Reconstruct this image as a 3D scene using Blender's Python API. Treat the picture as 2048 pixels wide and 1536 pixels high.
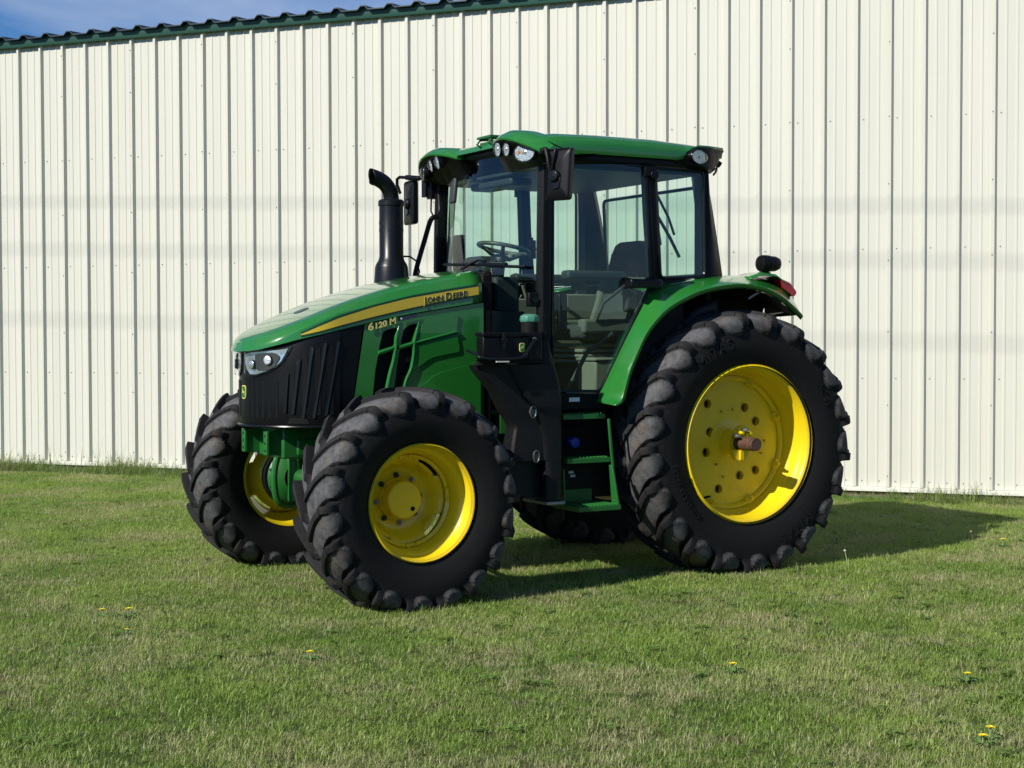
import bpy, bmesh, math, random
import numpy as np
from mathutils import Vector, Matrix
from mathutils.geometry import tessellate_polygon
random.seed(7)
rng = np.random.default_rng(7)
R = math.radians
for o in list(bpy.data.objects):
    bpy.data.objects.remove(o)
S = bpy.context.scene
COL = S.collection

# ------------------------------------------------------------------ camera
CAM_POS = Vector((6.133, 8.696, 1.493))
yaw, pit, rol = -2.089, -0.030, -0.002
fw = Vector((math.cos(pit)*math.cos(yaw), math.cos(pit)*math.sin(yaw), math.sin(pit)))
rt = fw.cross(Vector((0, 0, 1))).normalized()
up = rt.cross(fw)
rt, up = rt*math.cos(rol)+up*math.sin(rol), up*math.cos(rol)-rt*math.sin(rol)
cd = bpy.data.cameras.new('camera')
cam = bpy.data.objects.new('camera', cd)
COL.objects.link(cam)
mw = Matrix((rt, up, -fw)).transposed().to_4x4()
mw.translation = CAM_POS
cam.matrix_world = mw
cd.sensor_width = 36
cd.lens = 3078/2048*36
cd.clip_start = 0.1
cd.clip_end = 6000
S.camera = cam

# ------------------------------------------------------------------ world + sun
SUN = Vector((0.798, 0.182, 0.572)).normalized()
el = math.asin(SUN.z)
w = bpy.data.worlds.new('World')
S.world = w
w.use_nodes = True
nt = w.node_tree
nt.nodes.clear()
out = nt.nodes.new('ShaderNodeOutputWorld')
bg = nt.nodes.new('ShaderNodeBackground')
sky = nt.nodes.new('ShaderNodeTexSky')
sky.sky_type = 'NISHITA'
sky.sun_disc = False
sky.sun_elevation = el
sky.sun_rotation = math.atan2(SUN.x, SUN.y)
sky.air_density = 1.0
sky.dust_density = 0.1
sky.ozone_density = 4.0
tc = nt.nodes.new('ShaderNodeTexCoord')
mp = nt.nodes.new('ShaderNodeMapping')
mp.inputs['Scale'].default_value = (1.6, 1.6, 5.0)
mp.inputs['Location'].default_value = (0.35, 0.2, 0.75)
nz = nt.nodes.new('ShaderNodeTexNoise')
nz.inputs['Scale'].default_value = 2.2
nz.inputs['Detail'].default_value = 6
nz.inputs['Roughness'].default_value = 0.55
nz.inputs['Distortion'].default_value = 0.6
cr = nt.nodes.new('ShaderNodeValToRGB')
cr.color_ramp.elements[0].position = 0.47
cr.color_ramp.elements[1].position = 0.88
cr.color_ramp.elements[1].color = (0.75, 0.75, 0.75, 1)
mx = nt.nodes.new('ShaderNodeMix')
mx.data_type = 'RGBA'
mx.inputs['B'].default_value = (9.0, 10.2, 12.5, 1)
nt.links.new(tc.outputs['Generated'], mp.inputs['Vector'])
nt.links.new(mp.outputs['Vector'], nz.inputs['Vector'])
nt.links.new(nz.outputs['Fac'], cr.inputs['Fac'])
nt.links.new(cr.outputs['Color'], mx.inputs['Factor'])
tint = nt.nodes.new('ShaderNodeVectorMath')
tint.operation = 'MULTIPLY'
tint.inputs[1].default_value = (0.62, 1.0, 1.46)
nt.links.new(sky.outputs['Color'], tint.inputs[0])
nt.links.new(tint.outputs['Vector'], mx.inputs['A'])
nt.links.new(mx.outputs['Result'], bg.inputs['Color'])
bg.inputs['Strength'].default_value = 0.058
nt.links.new(bg.outputs['Background'], out.inputs['Surface'])

sd = bpy.data.lights.new('sun', 'SUN')
sd.energy = 4.8
sd.angle = R(0.53)
sd.color = (1.0, 0.96, 0.87)
sun = bpy.data.objects.new('sun', sd)
COL.objects.link(sun)
sun.location = SUN*40
sun.rotation_euler = SUN.to_track_quat('Z', 'Y').to_euler()

vs = S.view_settings
vs.view_transform = 'Standard'
vs.look = 'None'
vs.exposure = 0.20
vs.gamma = 1.0
vs.use_curve_mapping = False
S.cycles.max_bounces = 8
S.cycles.transparent_max_bounces = 24
S.cycles.caustics_reflective = False
S.cycles.caustics_refractive = False

# ------------------------------------------------------------------ materials
def principled(name, col, rough=0.5, metal=0.0, coat=0.0, spec=0.5, var=0.0, vscale=8.0, bump=0.0, bscale=60.0, dirt=None, dscale=5.0, dlo=0.5, dhi=0.75, rvar=0.0):
    m = bpy.data.materials.new(name)
    m.use_nodes = True
    n = m.node_tree
    b = n.nodes['Principled BSDF']
    b.inputs['Base Color'].default_value = (*col, 1)
    b.inputs['Roughness'].default_value = rough
    b.inputs['Metallic'].default_value = metal
    b.inputs['Coat Weight'].default_value = coat
    b.inputs['Coat Roughness'].default_value = 0.06
    b.inputs['Specular IOR Level'].default_value = spec
    geo = n.nodes.new('ShaderNodeNewGeometry')
    csock = None
    def noise(scale, detail=5, rough_=0.6):
        t = n.nodes.new('ShaderNodeTexNoise')
        t.inputs['Scale'].default_value = scale
        t.inputs['Detail'].default_value = detail
        t.inputs['Roughness'].default_value = rough_
        n.links.new(geo.outputs['Position'], t.inputs['Vector'])
        return t
    if var:
        t = noise(vscale)
        mr = n.nodes.new('ShaderNodeMapRange')
        mr.inputs['To Min'].default_value = 1-var
        mr.inputs['To Max'].default_value = 1+var
        n.links.new(t.outputs['Fac'], mr.inputs['Value'])
        mm = n.nodes.new('ShaderNodeVectorMath')
        mm.operation = 'SCALE'
        mm.inputs[0].default_value = col
        n.links.new(mr.outputs['Result'], mm.inputs['Scale'])
        csock = mm.outputs['Vector']
        n.links.new(csock, b.inputs['Base Color'])
    if dirt:
        t = noise(dscale, 8, 0.65)
        mr = n.nodes.new('ShaderNodeMapRange')
        mr.inputs['From Min'].default_value = dlo
        mr.inputs['From Max'].default_value = dhi
        n.links.new(t.outputs['Fac'], mr.inputs['Value'])
        mi = n.nodes.new('ShaderNodeMix')
        mi.data_type = 'RGBA'
        mi.inputs['A'].default_value = (*col, 1)
        mi.inputs['B'].default_value = (*dirt, 1)
        if csock:
            n.links.new(csock, mi.inputs['A'])
        n.links.new(mr.outputs['Result'], mi.inputs['Factor'])
        n.links.new(mi.outputs['Result'], b.inputs['Base Color'])
    if rvar:
        t = noise(9.0, 6)
        mr = n.nodes.new('ShaderNodeMapRange')
        mr.inputs['To Min'].default_value = max(0.02, rough-rvar)
        mr.inputs['To Max'].default_value = min(1, rough+rvar)
        n.links.new(t.outputs['Fac'], mr.inputs['Value'])
        n.links.new(mr.outputs['Result'], b.inputs['Roughness'])
    if bump:
        t = noise(bscale, 3)
        bp = n.nodes.new('ShaderNodeBump')
        bp.inputs['Strength'].default_value = bump
        bp.inputs['Distance'].default_value = 0.004
        n.links.new(t.outputs['Fac'], bp.inputs['Height'])
        n.links.new(bp.outputs['Normal'], b.inputs['Normal'])
    return m

GREEN = principled('green_paint', (0.018, 0.165, 0.022), 0.25, coat=0.9, var=0.07, vscale=3, rvar=0.08, dirt=(0.05, 0.16, 0.04), dscale=2.5, dlo=0.55, dhi=0.95)
GREEN2 = principled('green_chassis_paint', (0.014, 0.125, 0.020), 0.42, coat=0.2, var=0.15, vscale=9, dirt=(0.05, 0.06, 0.03), dscale=9, dlo=0.55, dhi=0.9)
YELLOW = principled('yellow_paint', (0.80, 0.585, 0.010), 0.34, coat=0.3, var=0.07, vscale=6, rvar=0.10, dirt=(0.46, 0.33, 0.07), dscale=9, dlo=0.54, dhi=0.92)
BLACK = principled('black_plastic', (0.0040, 0.0042, 0.0050), 0.40, spec=0.22, var=0.25, vscale=12, bump=0.15, bscale=260)
BLACKG = principled('black_gloss', (0.005, 0.005, 0.006), 0.28, spec=0.35, var=0.2, vscale=10)
BLACKM = principled('black_engine', (0.005, 0.005, 0.005), 0.7, spec=0.2, var=0.4, vscale=14)
LINER = principled('fender_liner_black', (0.008, 0.008, 0.007), 0.8, dirt=(0.05, 0.042, 0.03), dscale=7, dlo=0.5, dhi=0.8)
EXH = principled('exhaust_black', (0.0050, 0.0050, 0.0065), 0.34, spec=0.35, var=0.25, vscale=18, rvar=0.12)
CHROME = principled('lamp_reflector', (0.88, 0.89, 0.91), 0.22, metal=0.85)
STEEL = principled('bare_steel', (0.32, 0.31, 0.30), 0.45, metal=0.7, var=0.2, vscale=30)
RUST = principled('rusty_axle_steel', (0.11, 0.052, 0.034), 0.62, metal=0.15, var=0.35, vscale=40, dirt=(0.13, 0.085, 0.065), dscale=30, dlo=0.5, dhi=0.8, bump=0.4, bscale=150)
STEERG = principled('wheel_grip_grey', (0.075, 0.08, 0.065), 0.5)
TRIML = principled('light_grey_trim', (0.26, 0.26, 0.23), 0.6)
TANKP = principled('tank_plastic', (0.0060, 0.0065, 0.008), 0.45, spec=0.27, var=0.25, vscale=5, dirt=(0.011, 0.011, 0.0115), dscale=6, dlo=0.45, dhi=0.8)
BOLST = principled('seat_bolster', (0.13, 0.127, 0.11), 0.85, var=0.15, vscale=30)
GROM = principled('dull_grommet', (0.10, 0.10, 0.10), 0.4, metal=0.5)
AMBER = principled('amber_lens', (0.75, 0.20, 0.02), 0.2, coat=0.5)
RED = principled('red_lens', (0.42, 0.012, 0.012), 0.22, coat=0.6)
BLACKN = principled('dark_bolt', (0.06, 0.055, 0.02), 0.5, metal=0.4)
WHITE = principled('white_label', (0.72, 0.76, 0.76), 0.5)
DECAL = principled('yellow_decal', (0.62, 0.44, 0.03), 0.4, coat=0.2)
DECALP = principled('pale_yellow_decal', (0.75, 0.66, 0.20), 0.4)
DECALK = principled('black_decal', (0.006, 0.006, 0.006), 0.45)
DECALG = principled('dark_green_decal', (0.008, 0.06, 0.018), 0.4)
DECALB = principled('blue_black_decal', (0.03, 0.04, 0.06), 0.35)
SEATF = principled('seat_fabric', (0.018, 0.018, 0.020), 0.9, var=0.3, vscale=40)
SEATG = principled('seat_grey_fabric', (0.045, 0.047, 0.048), 0.9, var=0.2, vscale=40)
BEIGE = principled('interior_beige', (0.19, 0.175, 0.135), 0.7, var=0.1, vscale=10)
GREYP = principled('interior_grey', (0.030, 0.033, 0.036), 0.6, var=0.15, vscale=12)
BLUEC = principled('blue_cap', (0.02, 0.05, 0.40), 0.35)
TEALC = principled('teal_cap', (0.06, 0.22, 0.15), 0.5)
CREAM = principled('cream_trim', (0.74, 0.73, 0.64), 0.42, var=0.05, vscale=2, dirt=(0.50, 0.30, 0.12), dscale=6, dlo=0.66, dhi=0.85)
TRIMG = principled('green_trim', (0.022, 0.075, 0.055), 0.38, var=0.15, vscale=3)
ROOFM = principled('dark_green_roof_metal', (0.018, 0.035, 0.045), 0.4, var=0.2, vscale=2)
CONC = principled('concrete', (0.24, 0.21, 0.18), 0.9, var=0.3, vscale=14, bump=0.8, bscale=40, dirt=(0.10, 0.06, 0.035), dscale=5, dlo=0.45, dhi=0.7)
RUSTY = principled('rusty_gap', (0.07, 0.032, 0.02), 0.85, var=0.4, vscale=10)
SCREW = principled('screw_grey', (0.25, 0.24, 0.22), 0.5, metal=0.3)
CABLE = principled('cable_black', (0.02, 0.02, 0.02), 0.6)
MIRRG = principled('mirror_glass', (0.85, 0.87, 0.88), 0.03, metal=1.0)

FACET = principled('faceted_reflector', (0.90, 0.91, 0.92), 0.38, metal=0.65)
def facet_nodes(m):
    n = m.node_tree
    b_ = n.nodes['Principled BSDF']
    geo = n.nodes.new('ShaderNodeNewGeometry')
    v_ = n.nodes.new('ShaderNodeTexVoronoi')
    v_.inputs['Scale'].default_value = 75
    n.links.new(geo.outputs['Position'], v_.inputs['Vector'])
    bp = n.nodes.new('ShaderNodeBump')
    bp.inputs['Strength'].default_value = 0.5
    bp.inputs['Distance'].default_value = 0.006
    n.links.new(v_.outputs['Distance'], bp.inputs['Height'])
    n.links.new(bp.outputs['Normal'], b_.inputs['Normal'])
facet_nodes(FACET)
def wall_material():
    m = principled('cream_wall_metal', (0.612, 0.600, 0.520), 0.40)
    n = m.node_tree
    b = n.nodes['Principled BSDF']
    geo = n.nodes.new('ShaderNodeNewGeometry')
    mp = n.nodes.new('ShaderNodeMapping')
    mp.inputs['Scale'].default_value = (5.0, 5.0, 0.25)      # long vertical streaks
    n.links.new(geo.outputs['Position'], mp.inputs['Vector'])
    t = n.nodes.new('ShaderNodeTexNoise')
    t.inputs['Scale'].default_value = 1.5
    t.inputs['Detail'].default_value = 5
    n.links.new(mp.outputs['Vector'], t.inputs['Vector'])
    mr = n.nodes.new('ShaderNodeMapRange')
    mr.inputs['To Min'].default_value = 0.92
    mr.inputs['To Max'].default_value = 1.05
    n.links.new(t.outputs['Fac'], mr.inputs['Value'])
    sc = n.nodes.new('ShaderNodeVectorMath')
    sc.operation = 'SCALE'
    sc.inputs[0].default_value = (0.612, 0.600, 0.520)
    n.links.new(mr.outputs['Result'], sc.inputs['Scale'])
    # yellowish rust runs, sparse
    t2 = n.nodes.new('ShaderNodeTexNoise')
    t2.inputs['Scale'].default_value = 0.8
    t2.inputs['Detail'].default_value = 8
    n.links.new(mp.outputs['Vector'], t2.inputs['Vector'])
    r2 = n.nodes.new('ShaderNodeMapRange')
    r2.inputs['From Min'].default_value = 0.62
    r2.inputs['From Max'].default_value = 0.85
    r2.inputs['To Max'].default_value = 0.6
    n.links.new(t2.outputs['Fac'], r2.inputs['Value'])
    mi = n.nodes.new('ShaderNodeMix')
    mi.data_type = 'RGBA'
    mi.inputs['B'].default_value = (0.66, 0.58, 0.42, 1)
    n.links.new(r2.outputs['Result'], mi.inputs['Factor'])
    n.links.new(sc.outputs['Vector'], mi.inputs['A'])
    n.links.new(mi.outputs['Result'], b.inputs['Base Color'])
    return m
WALL = wall_material()

def tyre_material():
    m = bpy.data.materials.new('tyre_rubber')
    m.use_nodes = True
    n = m.node_tree
    b = n.nodes['Principled BSDF']
    b.inputs['Roughness'].default_value = 0.72
    b.inputs['Specular IOR Level'].default_value = 0.16
    at = n.nodes.new('ShaderNodeAttribute')
    at.attribute_name = 'dust'
    geo = n.nodes.new('ShaderNodeNewGeometry')
    def noise(scale, detail=8, rough_=0.65):
        t = n.nodes.new('ShaderNodeTexNoise')
        t.inputs['Scale'].default_value = scale
        t.inputs['Detail'].default_value = detail
        t.inputs['Roughness'].default_value = rough_
        n.links.new(geo.outputs['Position'], t.inputs['Vector'])
        return t
    t1 = noise(24)
    r1 = n.nodes.new('ShaderNodeMapRange')
    r1.inputs['From Min'].default_value = 0.30
    r1.inputs['From Max'].default_value = 0.72
    r1.inputs['To Min'].default_value = 0.40
    r1.inputs['To Max'].default_value = 1.30
    n.links.new(t1.outputs['Fac'], r1.inputs['Value'])
    mu = n.nodes.new('ShaderNodeMath')
    mu.operation = 'MULTIPLY'
    mu.use_clamp = True
    n.links.new(at.outputs['Fac'], mu.inputs[0])
    n.links.new(r1.outputs['Result'], mu.inputs[1])
    t2 = noise(5, 4)
    cmx = n.nodes.new('ShaderNodeMix')
    cmx.data_type = 'RGBA'
    cmx.inputs['A'].default_value = (0.105, 0.104, 0.108, 1)    # grey dust
    cmx.inputs['B'].default_value = (0.150, 0.112, 0.08, 1)       # dried mud
    r2 = n.nodes.new('ShaderNodeMapRange')
    r2.inputs['From Min'].default_value = 0.52
    r2.inputs['From Max'].default_value = 0.75
    n.links.new(t2.outputs['Fac'], r2.inputs['Value'])
    n.links.new(r2.outputs['Result'], cmx.inputs['Factor'])
    mi = n.nodes.new('ShaderNodeMix')
    mi.data_type = 'RGBA'
    mi.inputs['A'].default_value = (0.0085, 0.0080, 0.0082, 1)
    n.links.new(cmx.outputs['Result'], mi.inputs['B'])
    n.links.new(mu.outputs['Value'], mi.inputs['Factor'])
    n.links.new(mi.outputs['Result'], b.inputs['Base Color'])
    t3 = noise(90, 3)
    bp = n.nodes.new('ShaderNodeBump')
    bp.inputs['Strength'].default_value = 0.25
    bp.inputs['Distance'].default_value = 0.004
    n.links.new(t3.outputs['Fac'], bp.inputs['Height'])
    n.links.new(bp.outputs['Normal'], b.inputs['Normal'])
    return m
TYRE = tyre_material()

def glass_material(name, tint, gloss=1.0):
    m = bpy.data.materials.new(name)
    m.use_nodes = True
    n = m.node_tree
    n.nodes.clear()
    o = n.nodes.new('ShaderNodeOutputMaterial')
    tr = n.nodes.new('ShaderNodeBsdfTransparent')
    tr.inputs['Color'].default_value = (*tint, 1)
    gl = n.nodes.new('ShaderNodeBsdfGlossy')
    gl.inputs['Roughness'].default_value = 0.015
    gl.inputs['Color'].default_value = (gloss, gloss, gloss, 1)
    geo = n.nodes.new('ShaderNodeNewGeometry')
    dt = n.nodes.new('ShaderNodeVectorMath'); dt.operation = 'DOT_PRODUCT'
    n.links.new(geo.outputs['Incoming'], dt.inputs[0]); n.links.new(geo.outputs['Normal'], dt.inputs[1])
    def mth(op, a, b=None):
        q = n.nodes.new('ShaderNodeMath'); q.operation = op
        for i, v_ in enumerate((a, b)):
            if v_ is None: continue
            if isinstance(v_, float): q.inputs[i].default_value = v_
            else: n.links.new(v_, q.inputs[i])
        return q.outputs[0]
    sch = mth('POWER', mth('SUBTRACT', 1.0, mth('ABSOLUTE', dt.outputs['Value'])), 5.0)
    fac = mth('MULTIPLY_ADD', sch, 0.92)
    fac.node.inputs[2].default_value = 0.06
    ms = n.nodes.new('ShaderNodeMixShader')
    n.links.new(fac, ms.inputs['Fac'])
    n.links.new(tr.outputs['BSDF'], ms.inputs[1])
    n.links.new(gl.outputs['BSDF'], ms.inputs[2])
    n.links.new(ms.outputs['Shader'], o.inputs['Surface'])
    return m
GLASS = glass_material('tinted_cab_glass', (0.72, 0.88, 0.82))
LENS = glass_material('clear_lens', (0.93, 0.95, 0.96))

# ------------------------------------------------------------------ mesh helpers
class MB:
    def __init__(s):
        s.v = []; s.f = []; s.m = []; s.mat = 0
    def add(s, v, f):
        k = len(s.v)
        s.v += [tuple(p) for p in v]
        s.f += [tuple(i+k for i in q) for q in f]
        s.m += [s.mat]*len(f)
    def box(s, x0, x1, y0, y1, z0, z1):
        s.add([(x0,y0,z0),(x1,y0,z0),(x1,y1,z0),(x0,y1,z0),(x0,y0,z1),(x1,y0,z1),(x1,y1,z1),(x0,y1,z1)],
              [(0,3,2,1),(4,5,6,7),(0,1,5,4),(1,2,6,5),(2,3,7,6),(3,0,4,7)])
        return s
    def obox(s, c, ax, ay, az, sx, sy, sz):
        c = Vector(c); ax = Vector(ax).normalized(); ay = Vector(ay).normalized(); az = Vector(az).normalized()
        p = [c+ax*(i*sx/2)+ay*(j*sy/2)+az*(k*sz/2) for k in (-1,1) for i, j in ((-1,-1),(1,-1),(1,1),(-1,1))]
        s.add(p, [(0,3,2,1),(4,5,6,7),(0,1,5,4),(1,2,6,5),(2,3,7,6),(3,0,4,7)])
        return s
    def loft(s, rings, closed=True, cap=True):
        n = len(rings[0]); v = [p for r_ in rings for p in r_]; f = []
        for i in range(len(rings)-1):
            for j in range(n if closed else n-1):
                a = i*n+j; b = i*n+(j+1) % n
                f.append((a, b, b+n, a+n))
        if cap and closed:
            f.append(tuple(range(n-1, -1, -1)))
            f.append(tuple((len(rings)-1)*n+j for j in range(n)))
        s.add(v, f)
        return s
    def cyl(s, p0, p1, r0, r1=None, n=16, cap=True):
        p0 = Vector(p0); p1 = Vector(p1); r1 = r0 if r1 is None else r1
        d = (p1-p0).normalized()
        a = d.orthogonal().normalized(); b = d.cross(a)
        ring = lambda p, r_: [p+a*(r_*math.cos(2*math.pi*i/n))+b*(r_*math.sin(2*math.pi*i/n)) for i in range(n)]
        return s.loft([ring(p0, r0), ring(p1, r1)], True, cap)
    def tube(s, path, r, n=10, cap=True):
        P = [Vector(p) for p in path]
        rings = []; prev = None
        for i, p in enumerate(P):
            d = (P[min(i+1, len(P)-1)]-P[max(i-1, 0)]).normalized()
            if prev is None:
                a = d.orthogonal().normalized()
            else:
                a = (prev-d*prev.dot(d)).normalized()
            prev = a
            b = d.cross(a)
            rr = r[i] if isinstance(r, (list, tuple)) else r
            rings.append([p+a*(rr*math.cos(2*math.pi*k/n))+b*(rr*math.sin(2*math.pi*k/n)) for k in range(n)])
        return s.loft(rings, True, cap)
    def lathe(s, prof, n=48, axis='y', c=(0, 0, 0), a0=0, a1=2*math.pi):
        full = abs(a1-a0-2*math.pi) < 1e-6
        k = n if full else n+1
        rings = []
        for (r_, t) in prof:
            q = []
            for i in range(k):
                a = a0+(a1-a0)*i/n
                u, w_ = r_*math.sin(a), r_*math.cos(a)
                p = (u, t, w_) if axis == 'y' else ((u, w_, t) if axis == 'z' else (t, u, w_))
                q.append((p[0]+c[0], p[1]+c[1], p[2]+c[2]))
            rings.append(q)
        return s.loft(rings, full, False)
    def grid(s, fn, us, vs_, flip=False):
        n = len(vs_)
        v = [fn(u, t) for u in us for t in vs_]
        f = []
        for i in range(len(us)-1):
            for j in range(n-1):
                a = i*n+j
                f.append((a, a+1, a+n+1, a+n) if not flip else (a, a+n, a+n+1, a+1))
        s.add(v, f)
        return s
    def plate(s, outer, fn, t, holes=(), cuts=(), back=True):
        """polygon (u,v) with holes, mapped by fn(u,v,d); front at d=t, back at d=0"""
        polys = [[Vector((a, b, 0)) for a, b in outer]]+[[Vector((a, b, 0)) for a, b in h] for h in holes]
        tris = tessellate_polygon(polys)
        flat = [p for q in polys for p in q]
        bm = bmesh.new()
        bv = [bm.verts.new(p) for p in flat]
        for tr_ in tris:
            try:
                bm.faces.new([bv[i] for i in tr_])
            except ValueError:
                pass
        for ax, val in cuts:
            bmesh.ops.bisect_plane(bm, geom=bm.verts[:]+bm.edges[:]+bm.faces[:], dist=1e-6,
                                   plane_co=(val, 0, 0) if ax == 'u' else (0, val, 0),
                                   plane_no=(1, 0, 0) if ax == 'u' else (0, 1, 0))
        bm.verts.index_update()
        n = len(bm.verts)
        v = [fn(p.co.x, p.co.y, t) for p in bm.verts]
        f = [tuple(q.index for q in fc.verts) for fc in bm.faces]
        if t and back:
            v += [fn(p.co.x, p.co.y, 0.0) for p in bm.verts]
            f += [tuple(q.index+n for q in reversed(fc.verts)) for fc in bm.faces]
        if t:
            if not back:
                v += [fn(p.co.x, p.co.y, 0.0) for p in bm.verts]
            for e in bm.edges:
                if len(e.link_faces) == 1:
                    a, b = e.verts[0].index, e.verts[1].index
                    f.append((a, b, b+n, a+n))
        bm.free()
        s.add(v, f)
        return s
    def build(s, name, mat, parent=None, sharp=35, bevel=0.0, seg=2, loc=None, recalc=True, smooth=True):
        me = bpy.data.meshes.new(name)
        me.from_pydata(s.v, [], s.f)
        mats = mat if isinstance(mat, (list, tuple)) else [mat]
        for q in mats:
            me.materials.append(q)
        if len(mats) > 1:
            me.polygons.foreach_set('material_index', s.m)
        if recalc:
            bm = bmesh.new()
            bm.from_mesh(me)
            bmesh.ops.recalc_face_normals(bm, faces=bm.faces[:])
            bm.to_mesh(me)
            bm.free()
        if smooth:
            me.polygons.foreach_set('use_smooth', [True]*len(me.polygons))
            me.set_sharp_from_angle(angle=R(sharp))
        me.update()
        o = bpy.data.objects.new(name, me)
        COL.objects.link(o)
        if parent:
            o.parent = parent
        if loc is not None:
            o.location = loc
        if bevel:
            b = o.modifiers.new('bevel', 'BEVEL')
            b.width = bevel
            b.segments = seg
            b.limit_method = 'ANGLE'
            b.angle_limit = R(40)
            b.harden_normals = False
        return o

def tag(o, label=None, cat=None, group=None, kind=None):
    if label: o['label'] = label
    if cat: o['category'] = cat
    if group: o['group'] = group
    if kind: o['kind'] = kind
    return o
def empty(name, loc=(0, 0, 0), rz=0, parent=None):
    o = bpy.data.objects.new(name, None)
    COL.objects.link(o)
    o.location = loc
    o.rotation_euler = (0, 0, rz)
    o.empty_display_size = 0.2
    if parent: o.parent = parent
    return o
def interp(xs, ys):
    xs = list(xs); ys = list(ys)
    if xs[0] > xs[-1]:
        xs = xs[::-1]; ys = ys[::-1]
    return lambda x: float(np.interp(x, xs, ys))
def smooth_path(pts, k=6):
    """Catmull-Rom through points"""
    P = [Vector(p) for p in pts]
    P = [P[0]*2-P[1]]+P+[P[-1]*2-P[-2]]
    o = []
    for i in range(1, len(P)-2):
        a, b, c, d = P[i-1:i+3]
        for j in range(k):
            t = j/k
            o.append(0.5*((2*b)+(c-a)*t+(2*a-5*b+4*c-d)*t*t+(3*b-a-3*c+d)*t**3))
    o.append(P[-2])
    return o
def rounded(pts, r=0.02, k=4):
    """round the corners of a 2-D polygon"""
    o = []
    n = len(pts)
    for i in range(n):
        p0, p1, p2 = Vector(pts[i-1]), Vector(pts[i]), Vector(pts[(i+1) % n])
        a, b = (p0-p1), (p2-p1)
        d = min(r, a.length*0.45, b.length*0.45)
        q0, q2 = p1+a.normalized()*d, p1+b.normalized()*d
        for j in range(k+1):
            t = j/k
            q = q0*(1-t)**2+p1*2*t*(1-t)+q2*t*t
            o.append((q.x, q.y))
    return o
def text_mesh(body, size, offset=0.0, extrude=0.0, spacing=1.0, shear=0.0):
    c = bpy.data.curves.new('txt', 'FONT')
    c.body = body
    c.size = size
    c.offset = offset
    c.extrude = extrude
    c.space_character = spacing
    c.shear = shear
    c.resolution_u = 4
    o = bpy.data.objects.new('txt', c)
    COL.objects.link(o)
    dg = bpy.context.evaluated_depsgraph_get()
    dg.update()
    me = bpy.data.meshes.new_from_object(o.evaluated_get(dg))
    v = [tuple(p.co) for p in me.vertices]
    f = [tuple(p.vertices) for p in me.polygons]
    bpy.data.objects.remove(o)
    bpy.data.curves.remove(c)
    bpy.data.meshes.remove(me)
    return v, f

# ================================================================== SETTING
# wall frame: s runs along the wall (to the right in view), n points out of the wall
W0 = Vector((2.2515, -9.4769, 0)); WA = 2.26156
WD = Vector((math.cos(WA), math.sin(WA), 0)); WN = Vector((0.771, 0.637, 0)).normalized()
WN = (WN-WD*WN.dot(WD)).normalized()
RIB = 0.3048
def wp(s, n, z):
    return W0+WD*s+WN*n+Vector((0, 0, z))

# ground: one sheet to the horizon
def ground_material():
    m = bpy.data.materials.new('lawn_soil')
    m.use_nodes = True
    n = m.node_tree
    b = n.nodes['Principled BSDF']
    b.inputs['Roughness'].default_value = 0.95
    b.inputs['Specular IOR Level'].default_value = 0.1
    geo = n.nodes.new('ShaderNodeNewGeometry')
    def noise(scale, detail=6):
        t = n.nodes.new('ShaderNodeTexNoise')
        t.inputs['Scale'].default_value = scale
        t.inputs['Detail'].default_value = detail
        n.links.new(geo.outputs['Position'], t.inputs['Vector'])
        return t
    a = noise(1.1); c = noise(30)
    r1 = n.nodes.new('ShaderNodeValToRGB')
    r1.color_ramp.elements[0].color = (0.040, 0.070, 0.014, 1)
    r1.color_ramp.elements[0].position = 0.38
    r1.color_ramp.elements[1].color = (0.085, 0.085, 0.035, 1)
    r1.color_ramp.elements[1].position = 0.68
    mi = n.nodes.new('ShaderNodeMath')
    mi.operation = 'ADD'
    sc = n.nodes.new('ShaderNodeMath')
    sc.operation = 'MULTIPLY_ADD'
    sc.inputs[1].default_value = 0.5
    sc.inputs[2].default_value = -0.25
    n.links.new(c.outputs['Fac'], sc.inputs[0])
    n.links.new(a.outputs['Fac'], mi.inputs[0])
    n.links.new(sc.outputs['Value'], mi.inputs[1])
    n.links.new(mi.outputs['Value'], r1.inputs['Fac'])
    n.links.new(r1.outputs['Color'], b.inputs['Base Color'])
    bp = n.nodes.new('ShaderNodeBump')
    bp.inputs['Strength'].default_value = 0.8
    bp.inputs['Distance'].default_value = 0.02
    n.links.new(c.outputs['Fac'], bp.inputs['Height'])
    n.links.new(bp.outputs['Normal'], b.inputs['Normal'])
    return m
GSOIL = ground_material()
g = MB()
g.add([(-2500, -2500, 0), (2500, -2500, 0), (2500, 2500, 0), (-2500, 2500, 0)], [(0, 1, 2, 3)])
tag(g.build('ground', GSOIL, smooth=False), kind='structure')

# ---------------- metal building
bld = tag(empty('metal_shed', wp(5.5, 0, 0)), 'long cream metal shed with vertical ribs and dark green eave behind the tractor', 'shed')
BL = wp(5.5, 0, 0)
def wl(s, n, z):
    return wp(s, n, z)-BL
def panel_profile(k0, k1):
    """(s, n) outline of ribs k0..k1-1, ending just before rib k1"""
    P = []
    for k in range(k0, k1):
        c = k*RIB
        P += [(c-0.042, 0), (c-0.013, 0.035), (c+0.013, 0.035), (c+0.028, 0)]
        for q in (0.105, 0.200):
            P += [(c+q-0.016, 0), (c+q-0.008, 0.0045), (c+q+0.007, 0.0045), (c+q+0.011, 0)]
    return P
ZB, ZT = 0.105, 4.86
KMIN, KMAX = -19, 62
for k in range(KMIN, KMAX, 3):
    P = panel_profile(k, k+3)
    P = P+[((k+3)*RIB-0.0425, 0.0)]
    b = MB()
    dn = 0.0012*random.uniform(-1, 1)
    b.grid(lambda p, z: wl(p[0], p[1]+dn, z), P, [ZB, 1.6, 3.2, ZT])
    o = b.build('wall_panel', WALL, bld, sharp=20)
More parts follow.
